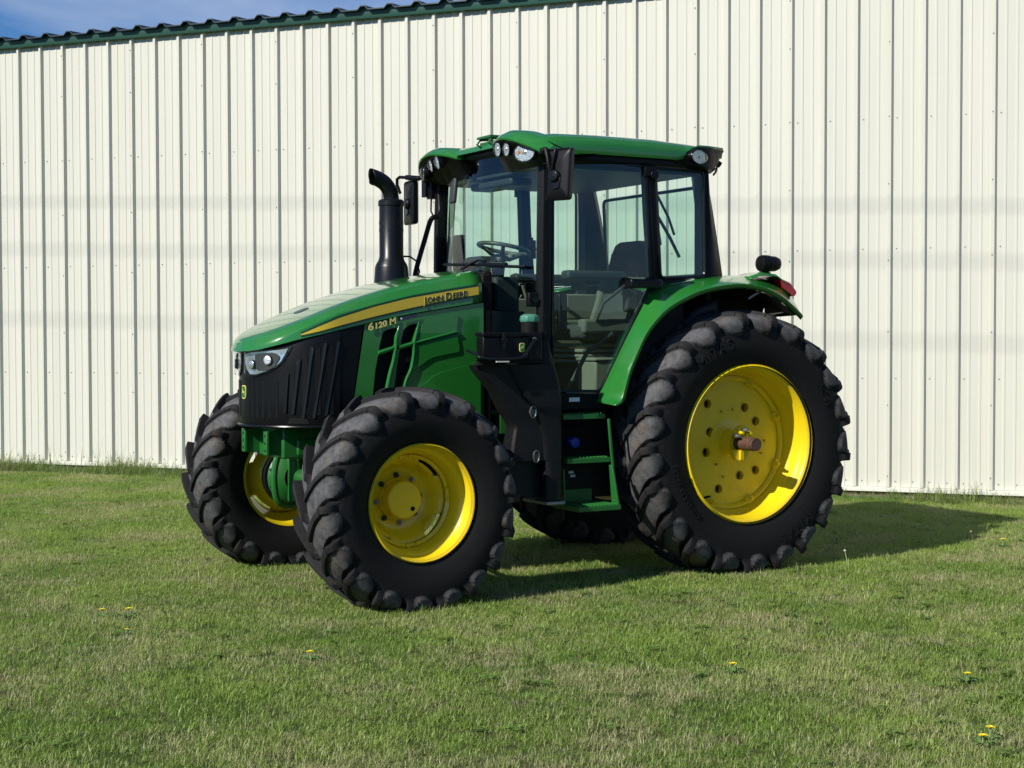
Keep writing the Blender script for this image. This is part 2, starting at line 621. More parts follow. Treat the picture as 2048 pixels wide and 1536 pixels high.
# screws
b = MB()
sc_n = WN
def screw(s, n, z):
    c = wl(s, n, z)
    b.cyl(c, c+WN*0.003, 0.0065, n=8)
    b.cyl(c+WN*0.003, c+WN*0.007, 0.0045, n=6)
for k in range(-8, 44):
    for z in (3.51, 2.31, 1.11):
        screw(k*RIB+0.062, 0, z)
    for dz, ds in ((0.155, 0.062), (0.155, -0.085)):
        screw(k*RIB+ds, 0, dz)
    if k % 3 == 2:
        for z in (0.2, 0.86, 1.53, 2.2, 2.87, 3.5, 4.2, 4.65):
            screw(k*RIB-0.006, 0.035, z+0.04*random.random())
tag(b.build('screw', SCREW, bld, smooth=False), kind='stuff')
# base trim, rusty gap, concrete footing
s0, s1 = KMIN*RIB, KMAX*RIB
b = MB()
for (n0, n1, z0, z1) in ((-0.02, 0.048, 0.062, 0.103),):
    b.loft([[wl(s, n0, z0), wl(s, n1, z0), wl(s, n1, z1-0.004), wl(s, 0.02, z1), wl(s, n0, z1)] for s in np.linspace(s0, s1, 30)])
b.build('base_trim', CREAM, bld)
b = MB()
b.loft([[wl(s, -0.04, 0.02), wl(s, 0.02, 0.02), wl(s, 0.02, 0.060), wl(s, -0.04, 0.060)] for s in (s0, s1)])
b.build('base_angle', RUSTY, bld)
b = MB()
ss = np.linspace(s0, s1, 240)
b.loft([[wl(s, -0.3, -0.3), wl(s, 0.045+0.02*random.random(), -0.3), wl(s, 0.035+0.025*random.random(), 0.022+0.012*random.random()), wl(s, -0.3, 0.03)] for s in ss])
b.build('foundation', CONC, bld, sharp=60)
# eave trim with its stepped bumps, roof sheets
b = MB()
zt0 = 4.81
b.loft([[wl(s, 0.046, zt0), wl(s, 0.060, zt0), wl(s, 0.064, zt0+0.008), wl(s, 0.064, zt0+0.085), wl(s, 0.046, zt0+0.09)] for s in (s0, s1)])
for k in range(KMIN, KMAX):
    c = k*RIB+0.15
    q = [(c-0.055, 0.085), (c-0.028, 0.118), (c+0.028, 0.118), (c+0.055, 0.085)]
    b.loft([[wl(s, n_, zt0+z) for s, z in q] for n_ in (0.05, 0.0655)])
b.build('eave_trim', TRIMG, bld)
def roof_profile(k0, k1):
    P = []
    for k in range(k0, k1):
        c = k*RIB+0.15
        P += [(c-0.060, 0), (c-0.024, 0.038), (c+0.024, 0.038), (c+0.060, 0)]
    return P
for k in range(KMIN, KMAX, 3):
    P = roof_profile(k, k+3)+[((k+3)*RIB+0.15-0.0605, 0)]
    b = MB()
    b.grid(lambda p, d: wl(p[0], 0.12-d, zt0+0.088+0.07*d+p[1]), P, [0, 3.0, 9.0])
    b.grid(lambda p, d: wl(p[0], 0.12, zt0+0.088+p[1]-d), P, [0, 0.012])
    b.build('roof_sheet', ROOFM, bld, sharp=20)
# rear and side closing walls so that the shed is a solid building
b = MB()
b.loft([[wl(s, -0.05, 0), wl(s, -18, 0), wl(s, -18, 4.85), wl(s, -9, 5.40), wl(s, -0.05, 4.85)] for s in (s0+0.02, s1-0.02)])
b.build('shed_body', WALL, bld, smooth=False)
b = MB()
b.grid(lambda s, d: wl(s, -8.9-d, zt0+0.73-0.07*d), [s0, s1], [0, 9.5])
b.build('rear_roof', ROOFM, bld)

# overhead service cables behind the camera; they throw the faint bands on the wall
for i, (za, zb_, dist) in enumerate(((3.06, 2.66, 15.5), (2.52, 2.16, 16.5), (1.72, 1.42, 17.5))):
    pts = []
    for s in np.linspace(-8, 20, 15):
        z = za+(zb_-za)*s/10.9
        pts.append(wp(s, 0, z)+SUN*dist/SUN.dot(WN)*0.72)
    o0 = pts[0].copy()
    b = MB()
    b.tube([p-o0 for p in pts], 0.0085, n=6)
    tag(b.build('overhead_cable', CABLE, loc=o0), 'black overhead service cable crossing high above the lawn, %s of three' % ('highest', 'middle', 'lowest')[i], 'cable', 'overhead cables')

# ================================================================== TRACTOR  (x forward, y to its left, z up, rear axle at x = 0)
T = tag(empty('tractor'), 'green farm tractor with yellow wheel rims and black glazed cab on the lawn', 'tractor')
def part(b, name, mat, parent=T, **k):
    return b.build(name, mat, parent, **k)

# ---------------- tyres
def make_tyre(name, parent, prof, N, H, lead, hub_z, y_sign, phase=0.0):
    """lugged tyre; prof = [(u, y, r)] for u in 0..2, lugs stand H proud of it"""
    U = [p[0] for p in prof]
    fy = interp(U, [p[1] for p in prof]); fr = interp(U, [p[2] for p in prof])
    fh = interp([0, .03, .075, .9, 1.0, 1.05, 1.10, 1.16, 1.22, 2.0], [0, 0.02, 1, 1, 1.0, .80, .42, .12, 0, 0])
    ph = [0, .03, .055, .075, .15, .225, .245, .275, .34, .43, .52, .62, .72, .80, .85, .885, .93, .97]
    pv = [-.20, .15, .97, 1., 1., 1., .97, .60, .56, .51, .46, .40, .33, .27, .22, .02, -.22, -.24]
    pd = [.03, .05, .12, .20, .14, .18, .15, .25, .85, 1., 1., 1., 1., .95, .7, .2, .05, .05]
    us = [0, .02, .04, .075, .11, .16, .22, .30, .38, .46, .54, .62, .70, .78, .85, .91, .96, 1.0, 1.03, 1.06, 1.09, 1.12, 1.14, 1.16, 1.18, 1.20, 1.22, 1.24, 1.26, 1.28, 1.30, 1.32, 1.34, 1.36, 1.38, 1.41, 1.45, 1.55, 1.65, 1.75, 1.84, 1.9, 1.95, 2.0]
    nrm = []
    for u in us:
        e = 0.03
        dy = fy(min(u+e, 2))-fy(max(u-e, 0)); dr = fr(min(u+e, 2))-fr(max(u-e, 0))
        if u < 0.05: dy, dr = 1, 0
        l = math.hypot(dy, dr)
        nrm.append((-dr/l, dy/l))
    b = MB(); dust = []
    per = 2*math.pi/N
    M = N*len(ph)
    for side in (1, -1):
        v = []
        for i, u in enumerate(us):
            y0, r0 = fy(u), fr(u); ny, nr = nrm[i]
            if u > 0.9 and u < 1.45:      # lugs run out square at the shoulder
                t = max(0.0, min(1.0, (u-0.9)/0.35)); ny *= t; l = math.hypot(ny, nr) or 1; ny /= l; nr /= l
                if nr < 0.25: nr = 0.25
            th = lead*max(0.0, 1-u)**1.35
            if u > 1.0: th = -0.10*per*(u-1.0)/0.3 if u < 1.3 else -0.10*per
            for n_ in range(N):
                for j, p in enumerate(ph):
                    a = (n_+p+(0.5 if side < 0 else 0)+phase)*per+th
                    # tongue of the void runs out at a rounded line on the shoulder
                    k = fh(u)
                    hv = pv[j]
                    strip = 0.0 if (p < .05 or p > .26) else 1.0; gap = p < .05 or p > .88
                    if u > 1.0 and not strip:
                        q = (p-.25)/.63
                        end = 1.12+0.22*math.sin(math.pi*max(0, min(1, q)))**0.6
                        tt = max(0.0, min(1.0, (end-u)/0.08)); tt = tt*tt*(3-2*tt)
                        h = H*hv*(1 if u < 1.25 else 0)*min(1.0, max(0.0, (1.25-u)/.2)) if gap else H*(hv*.75+.10)*tt
                    elif u > 0.8 and not strip:
                        h = H*hv
                    else:
                        h = H*hv*k
                    y = (y0+ny*h)*side; r = r0+nr*h
                    v.append((r*math.sin(a), y, r*math.cos(a)))
                    dd = pd[j] if .04 < u < 1.36 else 0.07
                    if u > 1.0 and u < 1.4 and not strip and (gap or tt <= 0.02): dd = 0.05
                    if u > 1.02: dd *= max(.45, 1-(u-1.02)*3)
                    if u <= .04: dd = 0.6
                    dust.append(dd)
        f = []
        nu = len(us)
        for i in range(nu-1):
            for j in range(M):
                q = (i*M+j, i*M+(j+1) % M, (i+1)*M+(j+1) % M, (i+1)*M+j)
                f.append(q if side > 0 else q[::-1])
        b.add(v, f)
    floor = -hub_z+0.004
    b.v = [(x, y*(1+0.10*max(0.0, min(1.0, (-z-0.55*hub_z)/(0.45*hub_z)))**2), max(z, floor)) for x, y, z in b.v]
    o = b.build(name, TYRE, parent, sharp=32, recalc=False)
    at = o.data.attributes.new('dust', 'FLOAT', 'POINT')
    at.data.foreach_set('value', dust)
    return o
REAR_PROF = [(0, 0, .803), (.3, .065, .802), (.6, .130, .797), (.85, .184, .789), (1.0, .214, .778), (1.08, .226, .762), (1.2, .235, .730), (1.35, .242, .690), (1.55, .246, .640), (1.7, .242, .595), (1.85, .228, .545), (1.95, .212, .512), (2.0, .200, .496)]
FRONT_PROF = [(0, 0, .590), (.3, .056, .589), (.6, .112, .585), (.85, .160, .578), (1.0, .187, .568), (1.08, .198, .554), (1.2, .206, .528), (1.35, .213, .497), (1.55, .217, .456), (1.7, .212, .418), (1.85, .198, .372), (1.95, .182, .342), (2.0, .172, .328)]

def sidewall_text(parent, body, radius, yoff, a_mid, size, s=1, flip=False):
    """raised lettering bent round the sidewall; a = angle from the top towards the front"""
    v, f = text_mesh(body, size, extrude=0.0045, spacing=1.15)
    wdt = max(p[0] for p in v)
    b = MB()
    q = []
    for x, y, z in v:
        r = radius+y*(1 if not flip else -1)
        a = a_mid-(x-wdt/2)/radius*(1 if not flip else -1)
        q.append((r*math.sin(a), yoff*s+z, r*math.cos(a)))
    b.add(q, f)
    return b.build('sidewall_lettering', LETT, parent, smooth=False)
LETT = principled('raised_rubber_letters', (0.0105, 0.010, 0.010), 0.6, spec=0.25)

# ---------------- rear wheels
def rear_wheel(s, loc, ph):
    """s = +1 left: the dished outer face looks along +y"""
    # wheel disc (carries the wheel's name), built in local coordinates round the axle
    b = MB()
    HOLES = [(.17, .25), (-.13, .22), (-.22, .13), (.15, .07), (.18, -.06), (-.22, -.19), (-.09, -.22), (.08, -.30)]
    BH = [(.06, .20), (-.03, .21), (-.29, .0), (-.26, -.08), (.10, -.14), (.05, -.22)]
    circ = lambda cx, cy, r_, n=14: [(cx+r_*math.cos(2*math.pi*i/n), cy+r_*math.sin(2*math.pi*i/n)) for i in range(n)]
    fn = lambda u, v, d: (u, s*(-.012-d), v)
    b.plate(circ(0, 0, .405, 56), fn, 0.036, holes=[circ(x, z, .030) for x, z in HOLES]+[circ(x, z, .009, 8) for x, z in BH])
    w_ = part(b, 'wheel', YELLOW, loc=loc, smooth=False)
    for x, z in HOLES+BH:                                               # raised beads round the holes
        b = MB(); rr, tr = (.033, .0035) if (x, z) in HOLES else (.020, .003)
        b.tube([(x+rr*math.cos(a), s*-.012, z+rr*math.sin(a)) for a in np.linspace(0, 2*math.pi, 17)], tr, n=6)
        b.build('hole_bead', YELLOW, w_)
    b = MB()                                                           # cast backing ring that closes the view through the disc
    b.lathe([(.10, s*-.20), (.31, s*-.17), (.36, s*-.10), (.36, s*-.085), (.30, s*-.15), (.10, s*-.185)], n=48)
    b.build('hub_flange', YELLOW, w_)
    b = MB()                                                           # rim barrel
    pr = [(.496, .225), (.508, .213), (.508, .203), (.500, .200), (.486, .197), (.478, .186), (.474, .165), (.470, .150), (.462, .140), (.458, .090), (.455, .070), (.436, .040), (.430, -.03), (.432, -.07), (.452, -.10), (.466, -.17), (.478, -.19), (.500, -.20), (.508, -.205), (.508, -.213)]
    b.lathe([(r_, s*t) for r_, t in pr], n=96)
    b.lathe([(r_+.008, s*t) for r_, t in pr[2:-2]], n=96)
    b.build('rim', YELLOW, w_, sharp=50)
    b = MB()                                                           # dish edge ring where the disc turns to the barrel
    b.lathe([(.400, s*-.006), (.412, s*.012), (.428, s*.012), (.437, s*.0), (.430, s*-.03), (.400, s*-.03)], n=80)
    b.build('disc_edge', YELLOW, w_)
    b = MB(); b.tube([(.462*math.cos(a), s*.066, .462*math.sin(a)) for a in np.linspace(0, 2*math.pi, 90)], .005, n=6); b.build('weld_bead', YELLOW, w_)
    b = MB(); b.tube([(.30, s*.10, -.345), (.285, s*.13, -.328), (.280, s*.165, -.322)], .007, n=8); b.build('valve_stem', BLACKM, w_)
    for i in range(8):                                                 # clamp lugs with bolts
        a = R(22.5+45*i)
        c = Vector((math.cos(a), 0, math.sin(a))); tgt = Vector((-math.sin(a), 0, math.cos(a)))
        q = MB()
        q.obox(c*.412+Vector((0, s*.0, 0)), c, tgt, (0, 1, 0), .045, .062, .03)
        q.cyl(c*.403+Vector((0, s*.0, 0)), c*.403+Vector((0, s*.030, 0)), .019, .017, n=12)
        q.cyl(c*.403+Vector((0, s*.028, 0)), c*.403+Vector((0, s*.044, 0)), .011, n=6)
        q.build('rim_lug', YELLOW, w_, bevel=0.003)
    b = MB()                                                           # cast hub with clamp halves
    b.lathe([(.001, s*.090), (.070, s*.090), (.074, s*.05), (.080, s*.02), (.085, s*-.005), (.105, s*-.007), (.15, s*-.011), (.15, s*-.05)], n=40)
    b.build('hub', YELLOW, w_)
    for sg in (1, -1):
        b = MB()
        oc = [(.062*math.cos(t), sg*(.040+.075*math.sin(t))) for t in np.linspace(0, math.pi, 16)]
        b.plate(oc, lambda u, v, d: (u+.012*(-sg), s*(.088+d), v), .046)
        if sg < 0: b.obox((.012, s*.136, -.075), (1, 0, 0), (0, 1, 0), (0, 0, 1), .028, .02, .060)
        b.build('hub_clamp', YELLOW, w_, bevel=0.006)
    for x, z, m_ in ((.030, .070, YELLOW), (-.035, .065, YELLOW), (.062, .050, STEEL), (-.005, .085, STEEL)):
        q = MB()
        q.cyl((x, s*.12, z), (x, s*.152, z), .0145, n=6)
        q.cyl((x, s*.15, z), (x, s*.178, z), .009, n=8)
        q.build('clamp_bolt', m_, w_, sharp=25)
    b = MB()                                                           # axle bar stub
    b.cyl((0, s*-.25, 0), (0, s*.252, 0), .043, n=28)
    b.cyl((0, s*.252, 0), (0, s*.258, 0), .0395, n=28)
    b.cyl((0, s*.258, 0), (0, s*.273, 0), .0425, .0405, n=28)
    b.cyl((0, s*.273, 0), (0, s*.2745, 0), .007, .006, n=8)
    b.build('axle_bar', RUST, w_, sharp=40)
    t_ = make_tyre('tyre', w_, REAR_PROF, 21, .054, .27, loc[2], s, ph)
    if s > 0:
        sidewall_text(w_, 'MITAS', .628, .2470, R(28), .095, s)
        sidewall_text(w_, 'MITAS', .628, .2470, R(-148), .095, s)
        sidewall_text(w_, 'AC 85', .635, .2465, R(-62), .055, s)
        sidewall_text(w_, '420/85R38 144A8', .600, .2460, R(118), .046, s)
    return w_
rear_wheel(1, (0, .775, .817), 0.15)
rear_wheel(-1, (0, -.775, .817), 0.55)

# ---------------- front wheels
def front_wheel(s, loc, ph):
    b = MB()
    # plate with four crescent windows between disc and barrel
    n = 96
    prof = [(.095, -.125), (.165, -.125), (.182, -.118), (.205, -.085), (.226, -.045)]
    rings = [[(r_*math.sin(2*math.pi*i/n), s*t, r_*math.cos(2*math.pi*i/n)) for i in range(n)] for r_, t in prof]
    last = []; out_ = []
    for i in range(n):
        a = 2*math.pi*i/n
        q = math.cos(4*(a-R(50)))
        cut = max(0.0, q-0.25)/0.75
        ro = .252-.060*cut**0.6
        yo = -.022+(-.050)*cut**0.6
        last.append((ro*math.sin(a), s*yo, ro*math.cos(a)))
    b.loft(rings+[last], True, False)
    k = len(b.v)
    w_ = part(b, 'wheel', YELLOW, loc=loc, sharp=40)
    w_.rotation_euler = (0, 0, -0.037*0+0.037)
    sol = w_.modifiers.new('solid', 'SOLIDIFY'); sol.thickness = 0.010; sol.offset = 0
    b = MB()
    pr = [(.322, .190), (.330, .181), (.330, .172), (.322, .169), (.312, .166), (.306, .152), (.304, .118), (.292, .104), (.274, .090), (.266, .040), (.260, .010), (.254, -.02), (.258, -.06), (.290, -.10), (.304, -.15), (.312, -.166), (.322, -.169), (.330, -.172), (.330, -.181)]
    b.lathe([(r_, s*t) for r_, t in pr], n=96)
    b.lathe([(r_+.007, s*t) for r_, t in pr[2:-2]], n=96)
    b.build('rim', YELLOW, w_, sharp=50)
    b = MB()
    b.lathe([(.240, s*.004), (.256, s*.020), (.2605, s*.012), (.2605, s*-.014), (.25, s*-.020), (.24, s*-.012)], n=80)
    for i in range(8):
        a = 2*math.pi*(i//2)/4+R(50+45)+(R(7) if i % 2 else -R(7))
        c = Vector((math.sin(a), 0, math.cos(a)))*.250
        b.cyl(c+Vector((0, s*.0, 0)), c+Vector((0, s*.024, 0)), .012, .010, n=10)
    b.build('rim_bead', YELLOW, w_)
    b = MB()                                                           # planetary hub
    b.lathe([(.001, s*-.030), (.050, s*-.0295), (.098, s*-.030), (.105, s*-.035), (.107, s*-.044), (.109, s*-.105), (.118, s*-.112), (.118, s*-.2), (.001, s*-.2)], n=56)
    b.build('hub', YELLOW, w_, sharp=30)
    b = MB()
    b.cyl((-.048, s*-.030, -.052), (-.048, s*-.026, -.052), .013, n=14)
    b.cyl((-.048, s*-.026, -.052), (-.048, s*-.022, -.052), .006, n=6)
    b.build('hub_plug', BLACKM, w_)
    for i in range(8):
        a = R(-5+45*i)
        q = MB()
        c = Vector((.136*math.cos(a), s*-.119, .136*math.sin(a)))
        q.cyl(c, c+Vector((0, s*.005, 0)), .0165, n=14)
        q.cyl(c+Vector((0, s*.004, 0)), c+Vector((0, s*.020, 0)), .0125, n=6)
        q.cyl(c+Vector((0, s*.019, 0)), c+Vector((0, s*.030, 0)), .006, n=8)
        q.build('wheel_nut', BLACKN if i % 3 else STEEL, w_, sharp=25)
    make_tyre('tyre', w_, FRONT_PROF, 18, .047, .30, loc[2], s, ph)
    return w_
front_wheel(1, (2.402, .975, .588), 0.35)
front_wheel(-1, (2.402, -.975, .588), 0.85)

# ---------------- chassis, axles, engine
b = MB()
b.box(-.25, .55, -.24, .24, .55, 1.10); b.box(.55, 1.62, -.19, .19, .60, 1.02)
part(b, 'transmission', GREEN2, bevel=.03)
b = MB()
b.box(1.60, 2.50, -.20, .20, .66, 1.42); b.box(1.7, 2.45, -.26, .26, .80, 1.15); b.cyl((1.75, .2, .74), (2.3, .2, .74), .07)
b.box(1.45, 1.62, -.36, .36, .9, 1.3); b.cyl((2.05, .24, .95), (2.05, .36, .95), .085, n=20); b.cyl((1.8, .24, 1.0), (1.8, .34, 1.0), .06)
part(b, 'engine', BLACKM, bevel=.02)
for s in (1, -1):
    b = MB()
    b.lathe([(.17, s*.20), (.17, s*.26), (.13, s*.30), (.11, s*.50), (.12, s*.53), (.10, s*.56), (.05, s*.56)], n=28, c=(0, 0, .817))
    part(b, 'rear_axle_housing', GREEN2)
b = MB()
rings = []
for y, hz, hx in ((-.70, .055, .05), (-.45, .065, .06), (-.2, .10, .09), (0, .12, .11), (.2, .10, .09), (.45, .065, .06), (.70, .055, .05)):
    rings.append([(2.40+hx*math.cos(t), y, .588+hz*math.sin(t)) for t in np.linspace(0, 2*math.pi, 20, endpoint=False)])
b.loft(rings)
part(b, 'front_axle', GREEN2)
for s in (1, -1):
    b = MB()                                                           # steering knuckle with cast ears
    b.lathe([(.09, s*.66), (.165, s*.69), (.185, s*.72), (.175, s*.75), (.14, s*.77)], n=32, c=(2.402, 0, .588))
    b.cyl((2.42, s*.66, .74), (2.42, s*.66, .44), .05, n=16)
    ear = smooth_path([(2.50, s*.62, .80), (2.56, s*.60, .74), (2.585, s*.60, .64), (2.585, s*.60, .54), (2.56, s*.61, .45), (2.48, s*.63, .41), (2.42, s*.64, .42)], 4)
    b.tube(ear, .022, n=10)
    for k in range(10):
        a = k*2*math.pi/10
        c = Vector((2.402+.172*math.sin(a), s*.722, .588+.172*math.cos(a)))
        b.cyl(c, c-Vector((0, s*.022, 0)), .013, n=6)
    part(b, 'steering_knuckle', GREEN2)
    b = MB()                                                           # black inner drum seen inside the rim
    b.lathe([(.05, s*.76), (.245 if s > 0 else .19, s*.76), (.245 if s > 0 else .19, s*.815), (.16, s*.825)], n=32, c=(2.402, 0, .588))
    part(b, 'brake_drum', BLACKM)
b = MB()
b.tube([(2.20, -.60, .54), (2.18, -.3, .56), (2.18, .3, .56), (2.20, .60, .54)], .020)
b.cyl((2.18, -.28, .56), (2.18, .28, .56), .034)
part(b, 'tie_rod', GREEN2)
# front support: block, side plates and loader flanges
b = MB()
b.box(2.30, 2.845, -.222, .222, .785, .968); b.box(2.36, 2.76, -.235, .235, .80, .90)
part(b, 'front_support', GREEN2, bevel=.012)
for s in (1, -1):
    b = MB()
    y = .185*s
    b.plate([(2.55, .80), (2.915, .805), (2.93, .82), (2.93, .925), (2.90, .950), (2.86, .958), (2.80, .93), (2.55, .94)], lambda u, v, d: (u, y-s*.02+s*d, v), .022)
    b.box(2.925, 2.943, y-.026, y+.030, .808, .950)
    o = part(b, 'bracket_plate', GREEN2, bevel=.004)
    q = MB()
    for z in (.835, .878, .922):
        q.cyl((2.9425, y+.004, z), (2.9445, y+.004, z), .0085, n=10)
    q.build('bolt_hole', BLACKM, o)
b = MB()
b.cyl((2.72, .2225, .92), (2.72, .236, .92), .019, n=14); b.cyl((2.72, .236, .92), (2.72, .242, .92), .011, n=6)
part(b, 'support_bolt', GREEN2)

# ---------------- hood
fcre = interp([1.64, 1.8, 2.10, 2.32, 2.54, 2.79, 2.95, 3.02], [1.905, 1.882, 1.825, 1.765, 1.688, 1.585, 1.520, 1.487])
fz1 = interp([1.64, 2.13, 2.57, 2.76, 2.90, 3.06], [1.833, 1.75, 1.64, 1.568, 1.50, 1.43])
flow = interp([1.64, 1.66, 2.14, 2.42, 2.58, 2.80, 2.955, 3.0, 3.06], [1.712, 1.710, 1.635, 1.580, 1.542, 1.490, 1.441, 1.425, 1.415])
def nose(y, a, bb=.45, x0=2.58):
    q = max(0.0, 1-(y/bb)**2)
    return x0+a*math.sqrt(q)
def hood_section(t):
    """t: 0 rear .. 1 tip;  returns half outline rows for the crease and lower edge"""
    return t
rows = []
ST = [1.64, 1.72, 1.82, 1.95, 2.10, 2.25, 2.40, 2.50, 2.58]
def rowpts(kind):
    pts = []
    return pts
def hood_half(s):
    # columns follow plan curves: j = 0 centre .. crease .. stripe shelf .. lower edge
    V = []
    AN = [0]*0
    body = [(x, None) for x in ST]
    nose_a = np.linspace(0, math.pi/2, 13)[1:]
    cols = []
    for x in ST:
        zc = fcre(x)
        rowp = []
        for q in (0, .25, .5, .75, .93):
            rowp.append((x, s*q*.365, zc+.012*(1-q*q)))
        rowp += [(x, s*.374, zc-.004), (x, s*.386, zc-.016), (x, s*.41, zc*.62+fz1(x)*.38), (x, s*.436, fz1(x)+.008), (x, s*.446, fz1(x)-.004), (x, s*.4495, flow(x)*.5+fz1(x)*.5), (x, s*.45, flow(x)), (x, s*.44, flow(x)-.004)]
        cols.append(rowp)
    for a in nose_a:
        cs, sn = math.cos(a), math.sin(a)
        def pl(w_, L_): return (2.58+L_*sn, s*w_*cs)
        rowp = []
        xc, yc = pl(.365, .435)
        zc = fcre(xc)
        for q in (0, .25, .5, .75, .93):
            xx, yy = pl(.365*q, .435-.0*(1-q))
            xx = 2.58+(xc-2.58)
            rowp.append((xx, s*.365*q*cs, zc+.012*(1-q*q)*cs))
        x1, y1 = pl(.374, .440); rowp.append((x1, y1, zc-.004))
        x1, y1 = pl(.386, .445); rowp.append((x1, y1, zc-.014))
        x2, y2 = pl(.450, .474)
        zl = flow(x2); z1 = fz1(x2)
        x3, y3 = pl(.41, .455); rowp.append((x3, y3, zc*.62+max(z1, zl+.02)*.38))
        x3, y3 = pl(.436, .465); rowp.append((x3, y3, max(zl+.010, (z1+.008)*cs+(zl*.6+zc*.4)*(1-cs))))
        x3, y3 = pl(.446, .470); rowp.append((x3, y3, max(zl+.006, (z1-.004)*cs+(zl*.75+zc*.25)*(1-cs))))
        x3, y3 = pl(.4495, .4735); rowp.append((x3, y3, max(zl+.003, (zl*.5+z1*.5)*cs+(zl*.9+zc*.1)*(1-cs))))
        rowp.append((x2, y2, zl))
        x4, y4 = pl(.44, .464); rowp.append((x4, y4, zl-.004))
        cols.append(rowp)
    return cols
b = MB()
for s in (1, -1):
    b.loft(hood_half(s), False, False)
bmv = b
o = part(b, 'hood', GREEN, sharp=24)
me = o.data
bm = bmesh.new(); bm.from_mesh(me); bmesh.ops.remove_doubles(bm, verts=bm.verts[:], dist=.0006); bmesh.ops.recalc_face_normals(bm, faces=bm.faces[:])
bmesh.ops.dissolve_degenerate(bm, dist=1e-5, edges=bm.edges[:]); bm.to_mesh(me); bm.free()
me.polygons.foreach_set('use_smooth', [True]*len(me.polygons)); me.set_sharp_from_angle(angle=R(16))
sol = o.modifiers.new('solid', 'SOLIDIFY'); sol.thickness = .008; sol.offset = -1
HOOD = o
b = MB()                                                               # dark emblem spot on the hood nose
sect = lambda u, v, d: (v, u, fcre(v)+.012*(1-(u/.365)**2)+d)
b.plate(rounded([(-.04, 2.60), (.05, 2.60), (.05, 2.68), (-.04, 2.68)], .03), sect, .003)
b.build('hood_badge', DECALB, HOOD)
# yellow stripe with lettering, both sides
ftop = interp([1.66, 1.86, 2.14, 2.36, 2.58, 2.70, 2.79, 2.82], [1.806, 1.776, 1.728, 1.676, 1.611, 1.562, 1.520, 1.508])
fbot = interp([1.66, 1.86, 2.14, 2.36, 2.58, 2.70, 2.82], [1.758, 1.724, 1.668, 1.620, 1.566, 1.533, 1.506])
def side_y(x):
    return .45 if x < 2.58 else .45*math.sqrt(max(0, 1-((x-2.58)/.474)**2))
for s in (1, -1):
    xs = list(np.linspace(1.665, 2.80, 40))
    for nm, m_, d, e in (('stripe_border', DECALG, .0022, .013), ('stripe', DECAL, .0042, 0)):
        b = MB()
        b.loft([[(x, s*(side_y(x)+d), ftop(x)+e), (x, s*(side_y(x)+d+.0006), fbot(x)-e*.8)] for x in xs], False, False)
        b.build(nm, m_, HOOD)
    sx = -1 if s > 0 else 1
    def put_text(body, size, x0, z0, x1, z1, d, mat, off=0.0, ex=.0006, name='lettering', spacing=1.0, mixed=None, parent=None):
        v, f = text_mesh(body, size, offset=off, extrude=ex, spacing=spacing)
        wd = max(p[0] for p in v); L_ = math.hypot(x1-x0, z1-z0)
        k = L_/wd
        cx, sn = (x1-x0)/L_, (z1-z0)/L_
        q = []
        for px, py, pz in v:
            a = px*k; h = py
            x = x0+cx*a; z = z0+sn*a+h
            q.append((x, s*(.4505+d+pz), z))
        bb = MB(); bb.add(q, f)
        return bb.build(name, mat, parent or HOOD, smooth=False)
    if s > 0:
        A = (2.035, 1.697, 1.745, 1.747)
    else:
        A = (1.745, 1.747, 2.035, 1.697)
    # small capitals: J and D taller; natural letter widths, fitted to the plate length as one line
    def lerp(t): return (A[0]+(A[2]-A[0])*t, A[1]+(A[3]-A[1])*t)
    segs = [('J', .062, -.004), ('OHN', .048, 0), (' ', .048, 0), ('D', .062, -.002), ('EERE', .048, 0)]
    adv = []
    for body, size, dz in segs:
        adv.append(.34*size if body == ' ' else max(p[0] for p in text_mesh(body, size, spacing=1.05)[0])+.14*size)
    tot = sum(adv); x_ = 0.0
    for (body, size, dz), a_ in zip(segs, adv):
        if body != ' ':
            p, q = lerp(x_/tot), lerp((x_+a_-.14*size)/tot)
            put_text(body, size, p[0], p[1]+dz, q[0], q[1]+dz, .0060, DECALP, off=.0022, spacing=1.05)
            put_text(body, size, p[0], p[1]+dz, q[0], q[1]+dz, .0075, DECALK, off=.0006, spacing=1.05)
        x_ += a_

